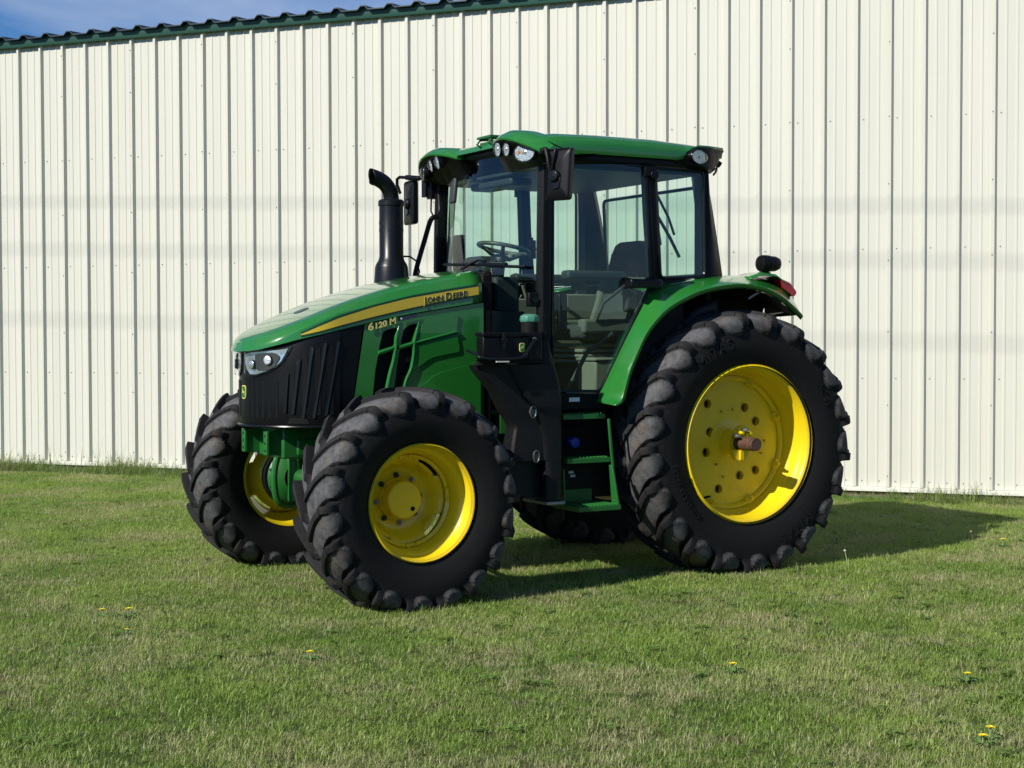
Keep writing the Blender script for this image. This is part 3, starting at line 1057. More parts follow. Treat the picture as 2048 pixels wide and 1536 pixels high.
# ---------------- side panels with vents
def panel_y(x): return .444
for s in (1, -1):
    fn = lambda u, v, d: (u, s*(.440+.006*(u-1.62)*(2.45-u)*2+d-.012), v)
    outer = [(1.625, .98)]+[(1.625, 1.706)]+[(x, flow(x)-.007) for x in np.linspace(1.66, 2.415, 14)]+[(2.475, 1.21), (2.52, .98), (1.85, .98)]
    v1a = rounded([(2.205, 1.555), (2.262, 1.547), (2.302, 1.530), (2.330, 1.420), (2.226, 1.448)], .016, 3)
    v1b = rounded([(2.226, 1.425), (2.332, 1.396), (2.352, 1.30), (2.372, 1.12), (2.300, 1.12), (2.262, 1.27), (2.238, 1.36)], .014, 3)
    v2a = rounded([(2.075, 1.582), (2.130, 1.570), (2.165, 1.545), (2.188, 1.455), (2.108, 1.472), (2.088, 1.53)], .014, 3)
    v2b = rounded([(2.108, 1.450), (2.192, 1.431), (2.212, 1.32), (2.240, 1.12), (2.190, 1.12), (2.160, 1.24), (2.125, 1.315), (2.108, 1.39)], .014, 3)
    b = MB()
    b.plate(outer, fn, .012, holes=[v1a, v1b, v2a, v2b], cuts=[('u', x) for x in np.linspace(1.7, 2.4, 8)])
    pan = part(b, 'side_panel', GREEN, sharp=30, bevel=.003)
    # bright rolled returns along the rear edges of the vents and raised ridges
    b = MB()
    for path, r_ in (([(2.198, .462, 1.562), (2.217, .462, 1.50), (2.222, .462, 1.44), (2.236, .462, 1.36), (2.262, .462, 1.27), (2.300, .462, 1.10)], [.004, .012, .012, .011, .013, .013]),
                     ([(2.068, .462, 1.590), (2.083, .462, 1.53), (2.100, .462, 1.46), (2.104, .462, 1.39), (2.120, .462, 1.31), (2.156, .462, 1.235), (2.19, .462, 1.10)], [.003, .008, .010, .010, .010, .010, .010])):
        pts = smooth_path([(x, s*(y-.014), z) for x, y, z in path], 4)
        rr = list(np.interp(np.linspace(0, 1, len(pts)), np.linspace(0, 1, len(r_)), r_))
        b.tube(pts, rr, n=10)
    b.build('vent_return', GREEN, pan)
    b = MB()
    rid = [[(2.335, 1.405), (2.222, 1.438)], [(2.200, 1.438), (2.10, 1.462), (1.81, 1.530)]]
    for rr in rid:
        P = [Vector((x, s*.444, z)) for x, z in rr]
        b.loft([[p+Vector((0, 0, .012)), p+Vector((0, s*.012, .007)), p+Vector((0, s*.013, -.002)), p+Vector((0, 0, -.016))] for p in P])
    b.build('panel_ridge', GREEN, pan, bevel=.003)
    # pressed fields behind the vents
    b = MB()
    fld = lambda u, v, d: (u, s*(.4455+.006*(u-1.62)*(2.45-u)*2-.0035+d), v)
    b.plate(rounded([(2.05, 1.575), (2.075, 1.47), (1.815, 1.535), (1.80, 1.632)], .01), fld, .006)
    b.plate(rounded([(2.08, 1.445), (2.09, 1.37), (2.12, 1.29), (1.99, 1.372), (1.90, 1.392), (1.79, 1.41), (1.81, 1.512)], .02), fld, .006)
    b.plate(smooth2 if False else rounded([(2.10, 1.19), (2.03, 1.22), (1.97, 1.27), (1.87, 1.30), (1.68, 1.34), (1.65, 1.32), (1.65, 1.00), (2.0, 1.00)], .03), fld, .007)
    b.build('pressed_field', GREEN, pan, bevel=.004, seg=3)
    if s > 0:
        A = (2.402, 1.531, 2.222, 1.576)
    else:
        A = (2.222, 1.576, 2.402, 1.531)
    for body, t0, t1, size in (('6', 0, .20, .060), ('120', .225, .68, .048), ('M', .77, 1.0, .052)):
        p = (A[0]+(A[2]-A[0])*t0, A[1]+(A[3]-A[1])*t0+.004); q = (A[0]+(A[2]-A[0])*t1, A[1]+(A[3]-A[1])*t1+.004)
        put_text(body, size, p[0], p[1], q[0], q[1], .0010, DECALK, off=.0030, name='model_number', parent=pan)
        put_text(body, size, p[0], p[1], q[0], q[1], .0026, DECALP, off=.0014, name='model_number', parent=pan)
    b = MB()
    P0, P1 = Vector((2.195, s*.4525, 1.606)), Vector((2.085, s*.4525, 1.626))
    b.loft([[p+Vector((0, 0, z)) for z in (-.011, .011)]+[p+Vector((0, s*.001, .011)), p+Vector((0, s*.001, -.011))] for p in (P0, P1)])
    b.build('small_decal', DECALB, pan)
    b = MB()
    b.cyl((2.186, s*.4535, 1.608), (2.186, s*.4545, 1.608), .006, n=10)
    b.build('decal_dot', WHITE, pan)
# dark core behind the vents
b = MB()
b.box(1.66, 2.40, -.40, .40, 1.0, 1.55); b.box(2.38, 2.76, -.33, .33, 1.0, 1.50); b.box(1.66, 2.1, -.40, .40, 1.5, 1.66)
part(b, 'radiator_core', BLACKM)

# ---------------- grille
def grille_pt(y, z, d=0.0):
    """point on the curved black nose; d outwards"""
    x = nose(y, .42)
    t = Vector(((x-2.58)/.42**2, y/.45**2, 0)).normalized()
    return Vector((x, y, z))+t*d
b = MB()
ANG = np.linspace(-math.pi/2, math.pi/2, 41)
rings = []
for a in ANG:
    y = .45*math.sin(a); x = 2.58+.42*math.cos(a)
    tz = flow(min(3.05, 2.58+.47*math.cos(a)))-.003
    rings.append([(x-.012, y*.985, .985), (x-.004, y*.997, .985), (x, y, .995), (x, y, 1.15), (x, y, 1.3), (x+.004*math.cos(a), y, tz-.02), (x, y*.99, tz)])
b.loft(rings, False, False)
for s in (1, -1):
    b.loft([[(2.52+(2.581-2.52)*t, s*(.442+.004*t), .985), (2.424+(2.581-2.424)*t, s*(.442+.004*t), flow(2.424+(2.581-2.424)*t)+.010)] for t in np.linspace(0, 1, 5)], False, False)
GR = part(b, 'grille', BLACK, sharp=40)
for s in (1, -1):
    for (x0, y0, z0), (x1, y1, z1) in (((2.855, .340, 1.29), (2.868, .330, 1.06)), ((2.800, .384, 1.37), (2.832, .362, 1.055)), ((2.735, .419, 1.44), (2.783, .394, 1.03)), ((2.662, .442, 1.465), (2.73, .421, 1.03)), ((2.585, .449, 1.475), (2.664, .441, 1.045))):
        q = MB()
        A_, B_ = Vector((x0, s*y0, z0)), Vector((x1, s*y1, z1))
        nrm = Vector(((x0-2.58)/.42**2+.01, s*y0/.45**2, 0)).normalized()
        tn = Vector((-nrm.y, nrm.x, 0))*(1 if s > 0 else -1)
        q.loft([[p-tn*.016, p-tn*.009+nrm*.001, p+tn*.003+nrm*.009, p+tn*.006+nrm*.008, p+tn*.008] for p in (A_, B_)])
        q.build('grille_slat', BLACKG, GR, bevel=.002)
    q = MB()                                                           # dark slots between slats
    for (xa, ya), (xb, yb), z0, z1 in (((2.83, .362), (2.845, .352), 1.05, 1.30), ((2.765, .405), (2.79, .39), 1.05, 1.40), ((2.695, .434), (2.725, .424), 1.05, 1.44), ((2.62, .448), (2.66, .443), 1.05, 1.45)):
        q.add([(xa, s*(ya+.002), z0), (xb, s*(yb+.002), z0), (xb, s*(yb+.002), z1), (xa, s*(ya+.002), z1)], [(0, 1, 2, 3)])
    q.build('grille_slot', BLACKM, GR)
q = MB()
for s in (1, -1):
    q.plate(rounded([(s*.335, 1.0), (s*.41, 1.0), (s*.40, 1.034), (s*.345, 1.034)], .006), lambda u, v, d: tuple(grille_pt(u, v, d)), .004, cuts=[('u', s*.37)])
q.build('latch_recess', BLACKM, GR)
for yv in (-.24, -.16, -.08, .06, .105, .15, .195, .24, .285):         # fine upright ribs low on the nose
    q = MB()
    q.loft([[grille_pt(yv-.010, z, .0), grille_pt(yv-.003, z, .0045), grille_pt(yv+.003, z, .0045), grille_pt(yv+.010, z, .0)] for z in ((1.03, 1.245) if abs(yv) > .05 else (1.03, 1.12))])
    q.build('grille_rib', BLACK, GR)
q = MB()                                                               # lower lip
pts = [(2.58+.425*math.cos(a), .455*math.sin(a), .980) for a in np.linspace(-1.5, 1.5, 30)]
q.tube(pts, .009, n=8)
q.build('grille_lip', BLACKG, GR)
def emblem(parent, fn, hw, hh):
    """rounded shield: yellow border, green field and a yellow leaping deer"""
    sh = rounded([(-hw, -hh), (hw, -hh), (hw, hh), (-hw, hh)], hw*.75, 5)
    q = MB(); q.plate(sh, lambda u, v, d: fn(u, v, d), .004); e = q.build('emblem', DECALP, parent, smooth=False)
    q = MB(); q.plate([(u*.82, v*.86) for u, v in sh], lambda u, v, d: fn(u, v, d+.004), .0015); q.build('emblem_field', GREEN, e, smooth=False)
    deer = [(-.75, .05), (-.55, .10), (-.30, .12), (.0, .10), (.18, .22), (.28, .42), (.20, .62), (.34, .50), (.45, .66), (.42, .44), (.62, .40), (.45, .30), (.36, .08), (.55, -.10), (.80, -.22), (.50, -.20), (.22, -.10), (.0, -.08), (-.28, -.10), (-.45, -.30), (-.72, -.62), (-.60, -.30), (-.55, -.08)]
    q = MB(); q.plate([(u*hw*.80, v*hh*.80) for u, v in deer], lambda u, v, d: fn(u, v, d+.0055), .0012); q.build('emblem_deer', DECALP, e, smooth=False)
    return e
emblem(GR, lambda u, v, d: tuple(grille_pt(-u, 1.176+v, d)), .034, .040)

# ---------------- headlamps
LO = [(.016, 1.408), (.135, 1.422), (.232, 1.428), (.293, 1.434), (.358, 1.446), (.343, 1.404), (.324, 1.361), (.293, 1.325), (.250, 1.299), (.150, 1.270), (.082, 1.271), (.042, 1.305), (.022, 1.350)]
for s in (1, -1):
    q = MB()
    q.plate([(s*y, z) for y, z in LO], lambda u, v, d: tuple(grille_pt(u, v, d)), .006, cuts=[('u', s*x) for x in np.arange(.04, .36, .03)])
    hl = part(q, 'headlamp', BLACKG)
    q = MB()                                                           # chrome trough
    inn = [(s*(.19+(y-.19)*.90), 1.36+(z-1.36)*.86) for y, z in LO]
    q.plate(inn, lambda u, v, d: tuple(grille_pt(u, v, .0075+.0016*math.sin(u*45)*math.cos(v*38))), 0, cuts=[('u', s*x) for x in np.arange(.04, .36, .012)]+[('v', z) for z in np.arange(1.28, 1.45, .014)])
    q.build('reflector', CHROME, hl, sharp=80)
    q = MB()                                                           # dark bezel field round the bulbs
    q.plate([(s*y, z) for y, z in rounded([(.150, 1.402), (.280, 1.412), (.310, 1.385), (.280, 1.328), (.235, 1.303), (.160, 1.308)], .02)], lambda u, v, d: tuple(grille_pt(u, v, .012+d)), .003, cuts=[('u', s*x) for x in np.arange(.14, .32, .02)])
    q.build('bezel', GREYP, hl)
    for cy, cz, r_ in ((.248, 1.366, .027), (.132, 1.340, .026)):
        c = grille_pt(s*cy, cz, .014); nn = (grille_pt(s*cy, cz, 1.0)-grille_pt(s*cy, cz, 0)).normalized()
        q = MB()
        q.cyl(c, c+nn*.012, r_*1.12, r_*1.05, n=24)
        q.build('bulb_ring', BLACKG, hl)
        q = MB()
        a = nn.orthogonal().normalized(); bb = nn.cross(a)
        rings = [[c+nn*(.013+.005*math.sin(t))+(a*math.cos(2*math.pi*i/20)+bb*math.sin(2*math.pi*i/20))*(r_*math.cos(t)) for i in range(20)] for t in np.linspace(0, 1.45, 6)]
        q.loft(rings, True, True)
        q.build('bulb', FACET if cy > .2 else CHROME, hl, sharp=80)
    q = MB()
    q.plate([(s*y, z) for y, z in LO], lambda u, v, d: tuple(grille_pt(u, v, .032-.8*max(0, abs(u-s*.19)-.10)**1.3+d)), 0, cuts=[('u', s*x) for x in np.arange(.04, .36, .02)]+[('v', z) for z in np.arange(1.28, 1.45, .03)])
    q.build('lens', LENS, hl)

# ---------------- exhaust stack
ex, ey = 1.80, -.50
b = MB()
b.lathe([(.118, 1.70), (.116, 1.84), (.109, 1.955), (.103, 1.975), (.088, 2.0), (.083, 2.012)], n=32, axis='z', c=(ex, ey, 0))
EX = part(b, 'exhaust_stack', EXH)
b = MB()
b.lathe([(.083, 1.99), (.083, 2.02), (.0795, 2.025), (.0795, 2.355), (.086, 2.36), (.086, 2.39), (.075, 2.40), (.001, 2.40)], n=32, axis='z', c=(ex, ey, 0))
b.build('heat_shield', EXH, EX)
b = MB()
for i in range(14):
    a = 2*math.pi*i/14
    for z in (2.20, 2.245):
        c = Vector((ex+.0796*math.cos(a), ey+.0796*math.sin(a), z))
        b.obox(c, (-math.sin(a), math.cos(a), 0), (0, 0, 1), (math.cos(a), math.sin(a), 0), .012, .026, .002)
b.build('shield_slot', DECALK, EX, smooth=False)
b = MB()
pp = smooth_path([(ex, ey, 2.37), (ex, ey, 2.415), (ex+.015, ey, 2.465), (ex+.050, ey, 2.508), (ex+.100, ey, 2.534), (ex+.140, ey, 2.546)], 5)
n_ = 24; rings = []
P = [Vector(p) for p in pp]
for i, p in enumerate(P):
    d = (P[min(i+1, len(P)-1)]-P[max(0, i-1)]).normalized()
    a = Vector((0, 1, 0)); c = d.cross(a).normalized()
    if i == len(P)-1:
        rings.append([p+a*(.050*math.cos(t))+c*(.050*math.sin(t))+d*(.022*math.sin(t)) for t in np.linspace(0, 2*math.pi, n_, endpoint=False)])
    else:
        rings.append([p+a*(.051*math.cos(t))+c*(.051*math.sin(t)) for t in np.linspace(0, 2*math.pi, n_, endpoint=False)])
b.loft(rings, True, False)
o = b.build('exhaust_pipe', EXH, EX)
sol = o.modifiers.new('solid', 'SOLIDIFY'); sol.thickness = .004
b = MB()
b.tube([(ex-.075, ey+.03, 2.03), (ex-.12, ey+.03, 2.03), (ex-.17, ey+.03, 2.0), (ex-.19, ey+.03, 1.93), (ex-.16, ey+.03, 1.87)], .006)
b.build('sensor_wire', BLACKM, EX)
b = MB()
b.tube(smooth_path([(1.60, -.58, 1.78), (1.585, -.58, 1.93), (1.50, -.60, 2.17), (1.465, -.60, 2.275), (1.44, -.60, 2.305), (1.40, -.61, 2.315), (1.375, -.63, 2.36), (1.37, -.65, 2.46)], 5), .017, n=12)
part(b, 'grab_bar', BLACK)

# ---------------- cab structure
def door_y(x):
    return float(np.interp(x, [-.05, .1, .6, .9, 1.3, 1.4], [.70, .755, .80, .79, .725, .70]))
for s in (1, -1):
    b = MB()                                                           # front pillar with door rebate
    path = [(1.335, .690, 1.30), (1.342, .702, 1.60), (1.345, .706, 1.90), (1.340, .706, 2.25), (1.330, .70, 2.59)]
    b.loft([[(x-.040, s*(y-.045), z), (x+.040, s*(y-.045), z), (x+.046, s*(y-.01), z), (x+.030, s*(y+.022), z), (x-.020, s*(y+.026), z), (x-.044, s*(y+.012), z)] for x, y, z in smooth_path(path, 4)])
    b.build('front_pillar', BLACKG if 0 else BLACK, T, bevel=.008, seg=3)
    b = MB()                                                           # middle pillar
    path = [(.590, .785, 1.80), (.600, .79, 1.95), (.625, .79, 2.25), (.640, .785, 2.57)]
    b.loft([[(x-.034, s*(y-.05), z), (x+.034, s*(y-.05), z), (x+.038, s*(y+.008), z), (x+.012, s*(y+.016), z), (x+.004, s*(y+.008), z), (x-.036, s*(y+.010), z)] for x, y, z in path])
    b.build('middle_pillar', BLACK, T, bevel=.005)
    b = MB()                                                           # rear post, broad and rounded
    sec = []
    for z, xa, xb in ((1.875, .195, -.015), (2.10, .195, .025), (2.35, .195, .075), (2.56, .20, .125)):
        yo = .755
        sec.append([(xa, s*(yo-.10), z), (xa, s*(yo-.01), z), (xa-.04, s*yo, z), (.55*xa+.45*xb, s*(yo-.004), z), (xb+.035, s*(yo-.03), z), (xb+.008, s*(yo-.065), z), (xb, s*(yo-.13), z), (xb+.05, s*(yo-.17), z)])
    b.loft(sec)
    b.build('rear_post', BLACK, T, sharp=50, bevel=.004)
    b = MB()                                                           # sill beam over the fender, follows the glass
    path = [(1.33, 1.16), (1.00, 1.15), (.965, 1.20), (.86, 1.405), (.75, 1.61), (.635, 1.80), (.56, 1.845), (.20, 1.870), (-.01, 1.872)]
    b.loft([[(x+dx, s*(door_y(x)-.045), z+dz), (x+dx, s*(door_y(x)+.004), z+dz), (x, s*(door_y(x)+.004), z), (x, s*(door_y(x)-.045), z)] for (x, z), (dx, dz) in zip(path, [(0, -.06), (-.02, -.06), (-.035, -.02), (-.035, -.02), (-.035, -.02), (-.03, -.03), (0, -.035), (0, -.035), (0, -.035)])])
    b.build('door_sill', BLACK, T, bevel=.004)
    # glass: door, quarter light
    gf = lambda u, v, d: (u, s*(door_y(u)-.006+d+.010*math.sin(max(0, min(1, (v-1.2)/1.35))*math.pi)), v)
    q = MB()
    DO = [(1.298, 2.555), (.672, 2.555), (.640, 1.82), (.755, 1.62), (.865, 1.41), (.97, 1.205), (1.0, 1.165), (1.302, 1.17)]
    q.plate(rounded(DO, .03), gf, 0, cuts=[('u', x) for x in (.75, .9, 1.05, 1.2)]+[('v', z) for z in (1.4, 1.7, 2.0, 2.3)])
    dg_ = q.build('door', GLASS, T)
    q = MB()                                                           # rubber edge seal of the door
    loop = rounded(DO, .03)
    q.tube([gf(u, v, .002) for u, v in loop+loop[:1]], .009, n=6)
    q.build('door_seal', BLACKG, dg_)
    q = MB()
    q.plate(rounded([(.600, 2.545), (.205, 2.545), (.200, 1.880), (.565, 1.865)], .035), gf, 0)
    wq = q.build('quarter_window', GLASS, T)
    q = MB()
    loop = rounded([(.600, 2.545), (.205, 2.545), (.200, 1.880), (.565, 1.865)], .035)
    q.tube([gf(u, v, .002) for u, v in loop+loop[:1]], .010, n=6)
    q.build('window_seal', BLACKG, wq)
    q = MB()                                                           # inner door handle and lock
    q.loft([[(1.235+a, s*y, z) for a, y in ((-.03, .70), (.03, .695), (.03, .735), (-.03, .74))] for z in (1.53, 1.60, 1.72, 1.76)])
    q.build('door_handle', BLACKG, dg_, bevel=.010)
    q = MB()
    q.loft([[(x, s*y, z) for y, z in ((.80, 1.800), (.880, 1.795), (.882, 1.850), (.80, 1.868))] for x in (.60, .72, .80, .835)])
    part(q, 'hinge_cover', BLACKG, bevel=.010)
    q = MB()
    q.cyl((.62, s*.815, 2.50), (.62, s*.825, 2.50), .03, n=12)
    q.box(.60, .69, s*.79 if s > 0 else s*.815, s*.815 if s > 0 else s*.79, 2.49, 2.555)
    part(q, 'door_hinge', BLACK, bevel=.004)
    q = MB()                                                           # bolts on the pillar
    for z in (1.52, 1.62): q.cyl((1.365, s*.722, z), (1.365, s*.737, z), .013, n=12)
    q.cyl((1.415, s*.69, 1.72), (1.415, s*.715, 1.72), .018, n=14)
    part(q, 'pillar_bolt', BLACKG)
    q = MB(); q.box(1.37, 1.455, min(s*.66, s*.70), max(s*.66, s*.70), 1.68, 1.765)
    part(q, 'glass_clamp', BLACK, bevel=.006)
# windscreen with the lower side lights either side of the hood
def ws(y, z, d=0):
    return (1.455-.075*max(0, z-1.4)/1.2-.075*(abs(y)/.66)**2+d, y, z)
q = MB()
zz = list(np.linspace(1.34, 2.650, 9)); yy = list(np.linspace(-.675, .675, 13))
q.grid(lambda y, z: ws(y, z), yy, zz)
wsn = part(q, 'windscreen', GLASS)
q = MB()
q.tube([ws(y, 1.335, .004) for y in yy], .014, n=6)
q.tube([ws(y, 2.655, .004) for y in yy], .014, n=6)
q.build('windscreen_seal', BLACK, wsn)
q = MB()
q.tube([(1.50, -.33, 1.975), (1.49, -.10, 1.965), (1.475, .15, 1.955), (1.44, .40, 1.935), (1.41, .58, 1.925)], .010, n=6)
q.tube([(1.52, -.05, 1.93), (1.50, .05, 1.965), (1.485, .12, 1.985), (1.48, .20, 1.975)], .008, n=6)
q.tube([(1.475, .12, 1.962), (1.44, .40, 1.945)], .014, n=6)
part(q, 'wiper', BLACKG)
q = MB()                                                               # rear window
q.plate(rounded([(-.60, 1.90), (.60, 1.90), (.57, 2.47), (-.57, 2.47)], .04), lambda u, v, d: (.045+.05*(v-1.9)/.6+d, u, v), 0)
rw = part(q, 'rear_window', GLASS)
q = MB()
lp = rounded([(-.60, 1.90), (.60, 1.90), (.57, 2.47), (-.57, 2.47)], .04)
q.tube([(.045+.05*(v-1.9)/.6, u, v) for u, v in lp+lp[:1]], .012, n=6)
q.build('window_seal', BLACKG, rw)
q = MB()                                                               # rear wiper and strut on the glass
q.tube([(.10, .10, 2.46), (.09, .22, 2.30), (.085, .28, 2.18)], .010, n=6)
q.tube([(.11, .08, 2.36), (.09, .24, 2.16), (.08, .33, 2.03)], .012, n=6)
part(q, 'rear_wiper', BLACK)
# cowl between hood and screen, lower front wall
b = MB()
b.box(1.565, 1.632, -.435, .435, .95, 1.885); b.box(1.50, 1.565, -.33, .33, 1.60, 1.905)
part(b, 'cowl', BLACKM, bevel=.012)
b = MB()
b.box(1.25, 1.50, -.30, .30, 1.10, 1.66); b.box(.02, .06, -.60, .60, 1.15, 1.90); b.box(.06, 1.36, -.66, .66, 1.08, 1.145)
part(b, 'cab_floor', GREYP, bevel=.01)
for s in (1, -1):                                                      # inner fender boxes
    b = MB()
    b.plate([(.05, 1.16), (.50, 1.16), (.46, 1.40), (.36, 1.56), (.22, 1.68), (.05, 1.74)], lambda u, v, d: (u, s*(.48+d), v), .24)
    part(b, 'inner_fender', GREYP, bevel=.02)

# ---------------- roof
def rW(x): return float(np.interp(x, [0, .05, .20, .6, 1.1, 1.35, 1.44], [.74, .77, .815, .835, .835, .82, .79]))
fzt = interp([.05, .09, .22, .6, 1.0, 1.3, 1.42, 1.44], [2.690, 2.702, 2.726, 2.742, 2.742, 2.735, 2.715, 2.700])
def zb(x): return float(np.interp(x, [0, .30, .345, .40, .43, 1.44], [2.685, 2.685, 2.660, 2.615, 2.602, 2.602]))
xs = [.055, .065, .09, .14, .20, .28, .33, .37, .41, .45, .6, .8, 1.0, 1.15, 1.28, 1.36, 1.41, 1.435, 1.445]
b = MB()
rings = []
for x in xs:
    W_, zt_ = rW(x), fzt(x); z0 = zb(x)
    zm = float(np.interp(x, [.9, 1.1], [z0, 2.682]))
    half = [(.0, zt_+.012), (.4*W_, zt_+.010), (.75*W_, zt_+.002), (.88*W_, zt_-.012), (.945*W_, zt_-.030), (.98*W_, zt_-.052), (.997*W_, max(z0+.02, zt_-.08)), (W_, max(z0+.008, zt_-.11)), (W_-.004, z0), (W_-.03, z0), (W_*.9, z0), (.30, zm), (0, zm)]
    rings.append([(x, y, z) for y, z in half]+[(x, -y, z) for y, z in half[-2:0:-1]])
b.loft(rings)
RF = part(b, 'roof', GREEN, sharp=40)
b = MB()                                                               # black skirt and headliner under the shell
rings = []
for x in (.10, .14, .4, .8, 1.2, 1.27):
    W_ = rW(x)-.030
    rings.append([(x, W_, 2.603), (x, W_, 2.565), (x, W_-.05, 2.545), (x, -W_+.05, 2.545), (x, -W_, 2.565), (x, -W_, 2.603)])
b.loft(rings)
b.box(1.20, 1.400, -.60, .60, 2.650, 2.680)
part(b, 'roof_skirt', BLACK, bevel=.006)
for s in (1, -1):
    b = MB()                                                           # black rear corner housing, flared to a point at the back
    rings = []
    for x, yo, z1, z0, yi in ((.47, .80, 2.618, 2.57, .60), (.41, .818, 2.635, 2.565, .58), (.36, .826, 2.668, 2.56, .56), (.30, .830, 2.690, 2.555, .55), (.20, .822, 2.690, 2.548, .55), (.155, .80, 2.690, 2.545, .55), (.105, .785, 2.690, 2.570, .55), (.072, .772, 2.692, 2.620, .55), (.045, .762, 2.694, 2.665, .55)):
        rings.append([(x, s*yo, z1), (x, s*(yo+.002), z1-.02 if z1-z0 > .05 else (z1+z0)/2), (x, s*(yo-.012), z0+.02 if z1-z0 > .05 else z0+.008), (x, s*(yo-.05), z0), (x, s*yi, z0), (x, s*yi, z1)])
    b.loft(rings)
    RH = part(b, 'rear_roof_housing', BLACK, sharp=45)
b = MB()
b.box(.055, .14, -.56, .56, 2.56, 2.688)
part(b, 'rear_roof_panel', BLACK, bevel=.01)
def work_light(parent, name, c, nrm, uax, hw, hh, depth=.03, amber=False):
    """oval lamp: black rim, faceted bowl, domed clear lens"""
    c = Vector(c); nn = Vector(nrm).normalized(); u = Vector(uax); u = (u-nn*u.dot(nn)).normalized(); v = nn.cross(u)
    E = lambda k, d, n=28: [c+nn*d+u*(hw*k*math.cos(t))+v*(hh*k*math.sin(t)) for t in np.linspace(0, 2*math.pi, n, endpoint=False)]
    q = MB(); q.loft([E(1.13, -depth), E(1.16, -.006), E(1.10, .004), E(1.0, .002), E(.97, -.012)], True, False); q.loft([E(1.13, -depth), E(.5, -depth-.01)], True, True)
    L_ = q.build(name, BLACKG, parent, sharp=40)
    q = MB(); q.loft([E(.99, -.004), E(.85, -.018), E(.6, -.028), E(.3, -.032), E(.05, -.033)], True, True)
    q.build('reflector', FACET, L_, sharp=80)
    q = MB(); q.loft([E(.26, -.03, 12), E(.24, -.004, 12), E(.10, .001, 12)], True, True)
    q.build('bulb', CHROME, L_)
    if amber:
        q = MB(); cc = c+u*(hw*.52)+v*(hh*.0)-nn*.015
        q.loft([[cc+nn*d+u*(r_*math.cos(t))+v*(r_*math.sin(t)) for t in np.linspace(0, 2*math.pi, 12, endpoint=False)] for d, r_ in ((0, .016), (.010, .015), (.014, .006))], True, True)
        q.build('indicator', AMBER, L_)
    q = MB(); q.loft([E(1.0, .002), E(.8, .012), E(.5, .019), E(.2, .022), E(.02, .0225)], True, True)
    q.build('lens', LENS, L_, sharp=80)
    return L_
for s in (1, -1):
    q = MB(); qk = MB(); r1 = []; r2 = []
    for t in np.linspace(0, 1, 15):
        y = .245+.585*t
        e = max(0.0, math.sin(math.pi*min(1, max(0, t*.96+.02))))**.55
        lx = 1.425+.115*e-.05*max(0, t-.6)**1.2*2
        lz = 2.655+.058*e-.155*max(0, t-.35)**1.5
        zt_ = 2.700+.062*e-.150*max(0, t-.42)**1.5
        y2 = y
        r1.append([(1.02, s*y2, fzt(1.02)-.03-.06*max(0, t-.8)*5), (1.14, s*y2, min(zt_, fzt(1.14))+.004*e-.07*max(0, t-.8)*5), (1.26, s*y2, zt_-.018*e-.03*max(0, t-.8)*5), (1.36, s*y2, zt_+.002-.01*max(0, t-.8)*5), (lx-.07, s*y2, zt_-.004), (lx-.025, s*y2, .45*zt_+.55*lz), (lx, s*y2, lz), (lx-.004, s*y2, lz-.010), (lx-.03, s*y2, lz-.010), (1.02, s*y2, 2.61)])
        fz = 2.525+.012*(1-e)
        r2.append([(1.30, s*y2, lz-.012), (lx-.006, s*y2, lz-.0105), (lx-.026, s*y2, lz-.026), (lx-.080-.03*e, s*y2, lz-.115 if lz-.115 > fz+.01 else fz+.012), (1.38, s*y2, fz), (1.30, s*y2, fz)])
    q.loft(r1); qk.loft(r2)
    part(q, 'lamp_hood', GREEN, sharp=40)
    pod = part(qk, 'lamp_pod', BLACK, sharp=40)
    work_light(pod, 'big_work_light', (1.476, s*.680, 2.606), (.92, s*.36, -.10), (.4, s*-.9, 0.05), .076, .053, amber=True)
    work_light(pod, 'small_work_light', (1.508, s*.407, 2.652), (.97, s*.12, -.20), (.15, s*-.95, .25), .032, .046)
    work_light(pod, 'small_work_light', (1.504, s*.510, 2.642), (.965, s*.15, -.20), (.15, s*-.95, .25), .029, .043)
    work_light(RH if s < 0 else bpy.data.objects['rear_roof_housing'], 'rear_work_light', (.285, s*.838, 2.628), (-.25, s*.95, -.10), (1, s*.25, 0.04), .078, .042)
    q = MB()
    q.cyl((.075, s*.72, 2.62), (.045, s*.73, 2.60), .020, n=10); q.tube([(.06, s*.72, 2.60), (.075, s*.72, 2.555), (.10, s*.73, 2.535)], .007)
    part(q, 'rear_lamp', BLACKG)
b = MB()                                                               # receiver bracket on the roof front edge
for y in (.085, .235):
    b.tube([(1.36, y, 2.715), (1.45, y, 2.700), (1.475, y, 2.715), (1.45, y, 2.745), (1.36, y, 2.752)], .008, n=8)
b.box(1.38, 1.47, .07, .25, 2.748, 2.762); b.box(1.42, 1.445, .07, .25, 2.712, 2.728); b.box(1.37, 1.40, .20, .26, 2.70, 2.76)
part(b, 'receiver_bracket', GREEN2, bevel=.003)
b = MB(); b.loft([[ws(y, z, d) for y, d in ((-.665, -.03), (-.545, -.03), (-.545, -.04), (-.665, -.04))] for z in (1.92, 2.2, 2.50)])
part(b, 'pillar_trim', TRIML)
b = MB(); b.cyl((1.12, 0, 2.752), (1.12, 0, 2.785), .010, .004, n=8); part(b, 'antenna', BLACK)

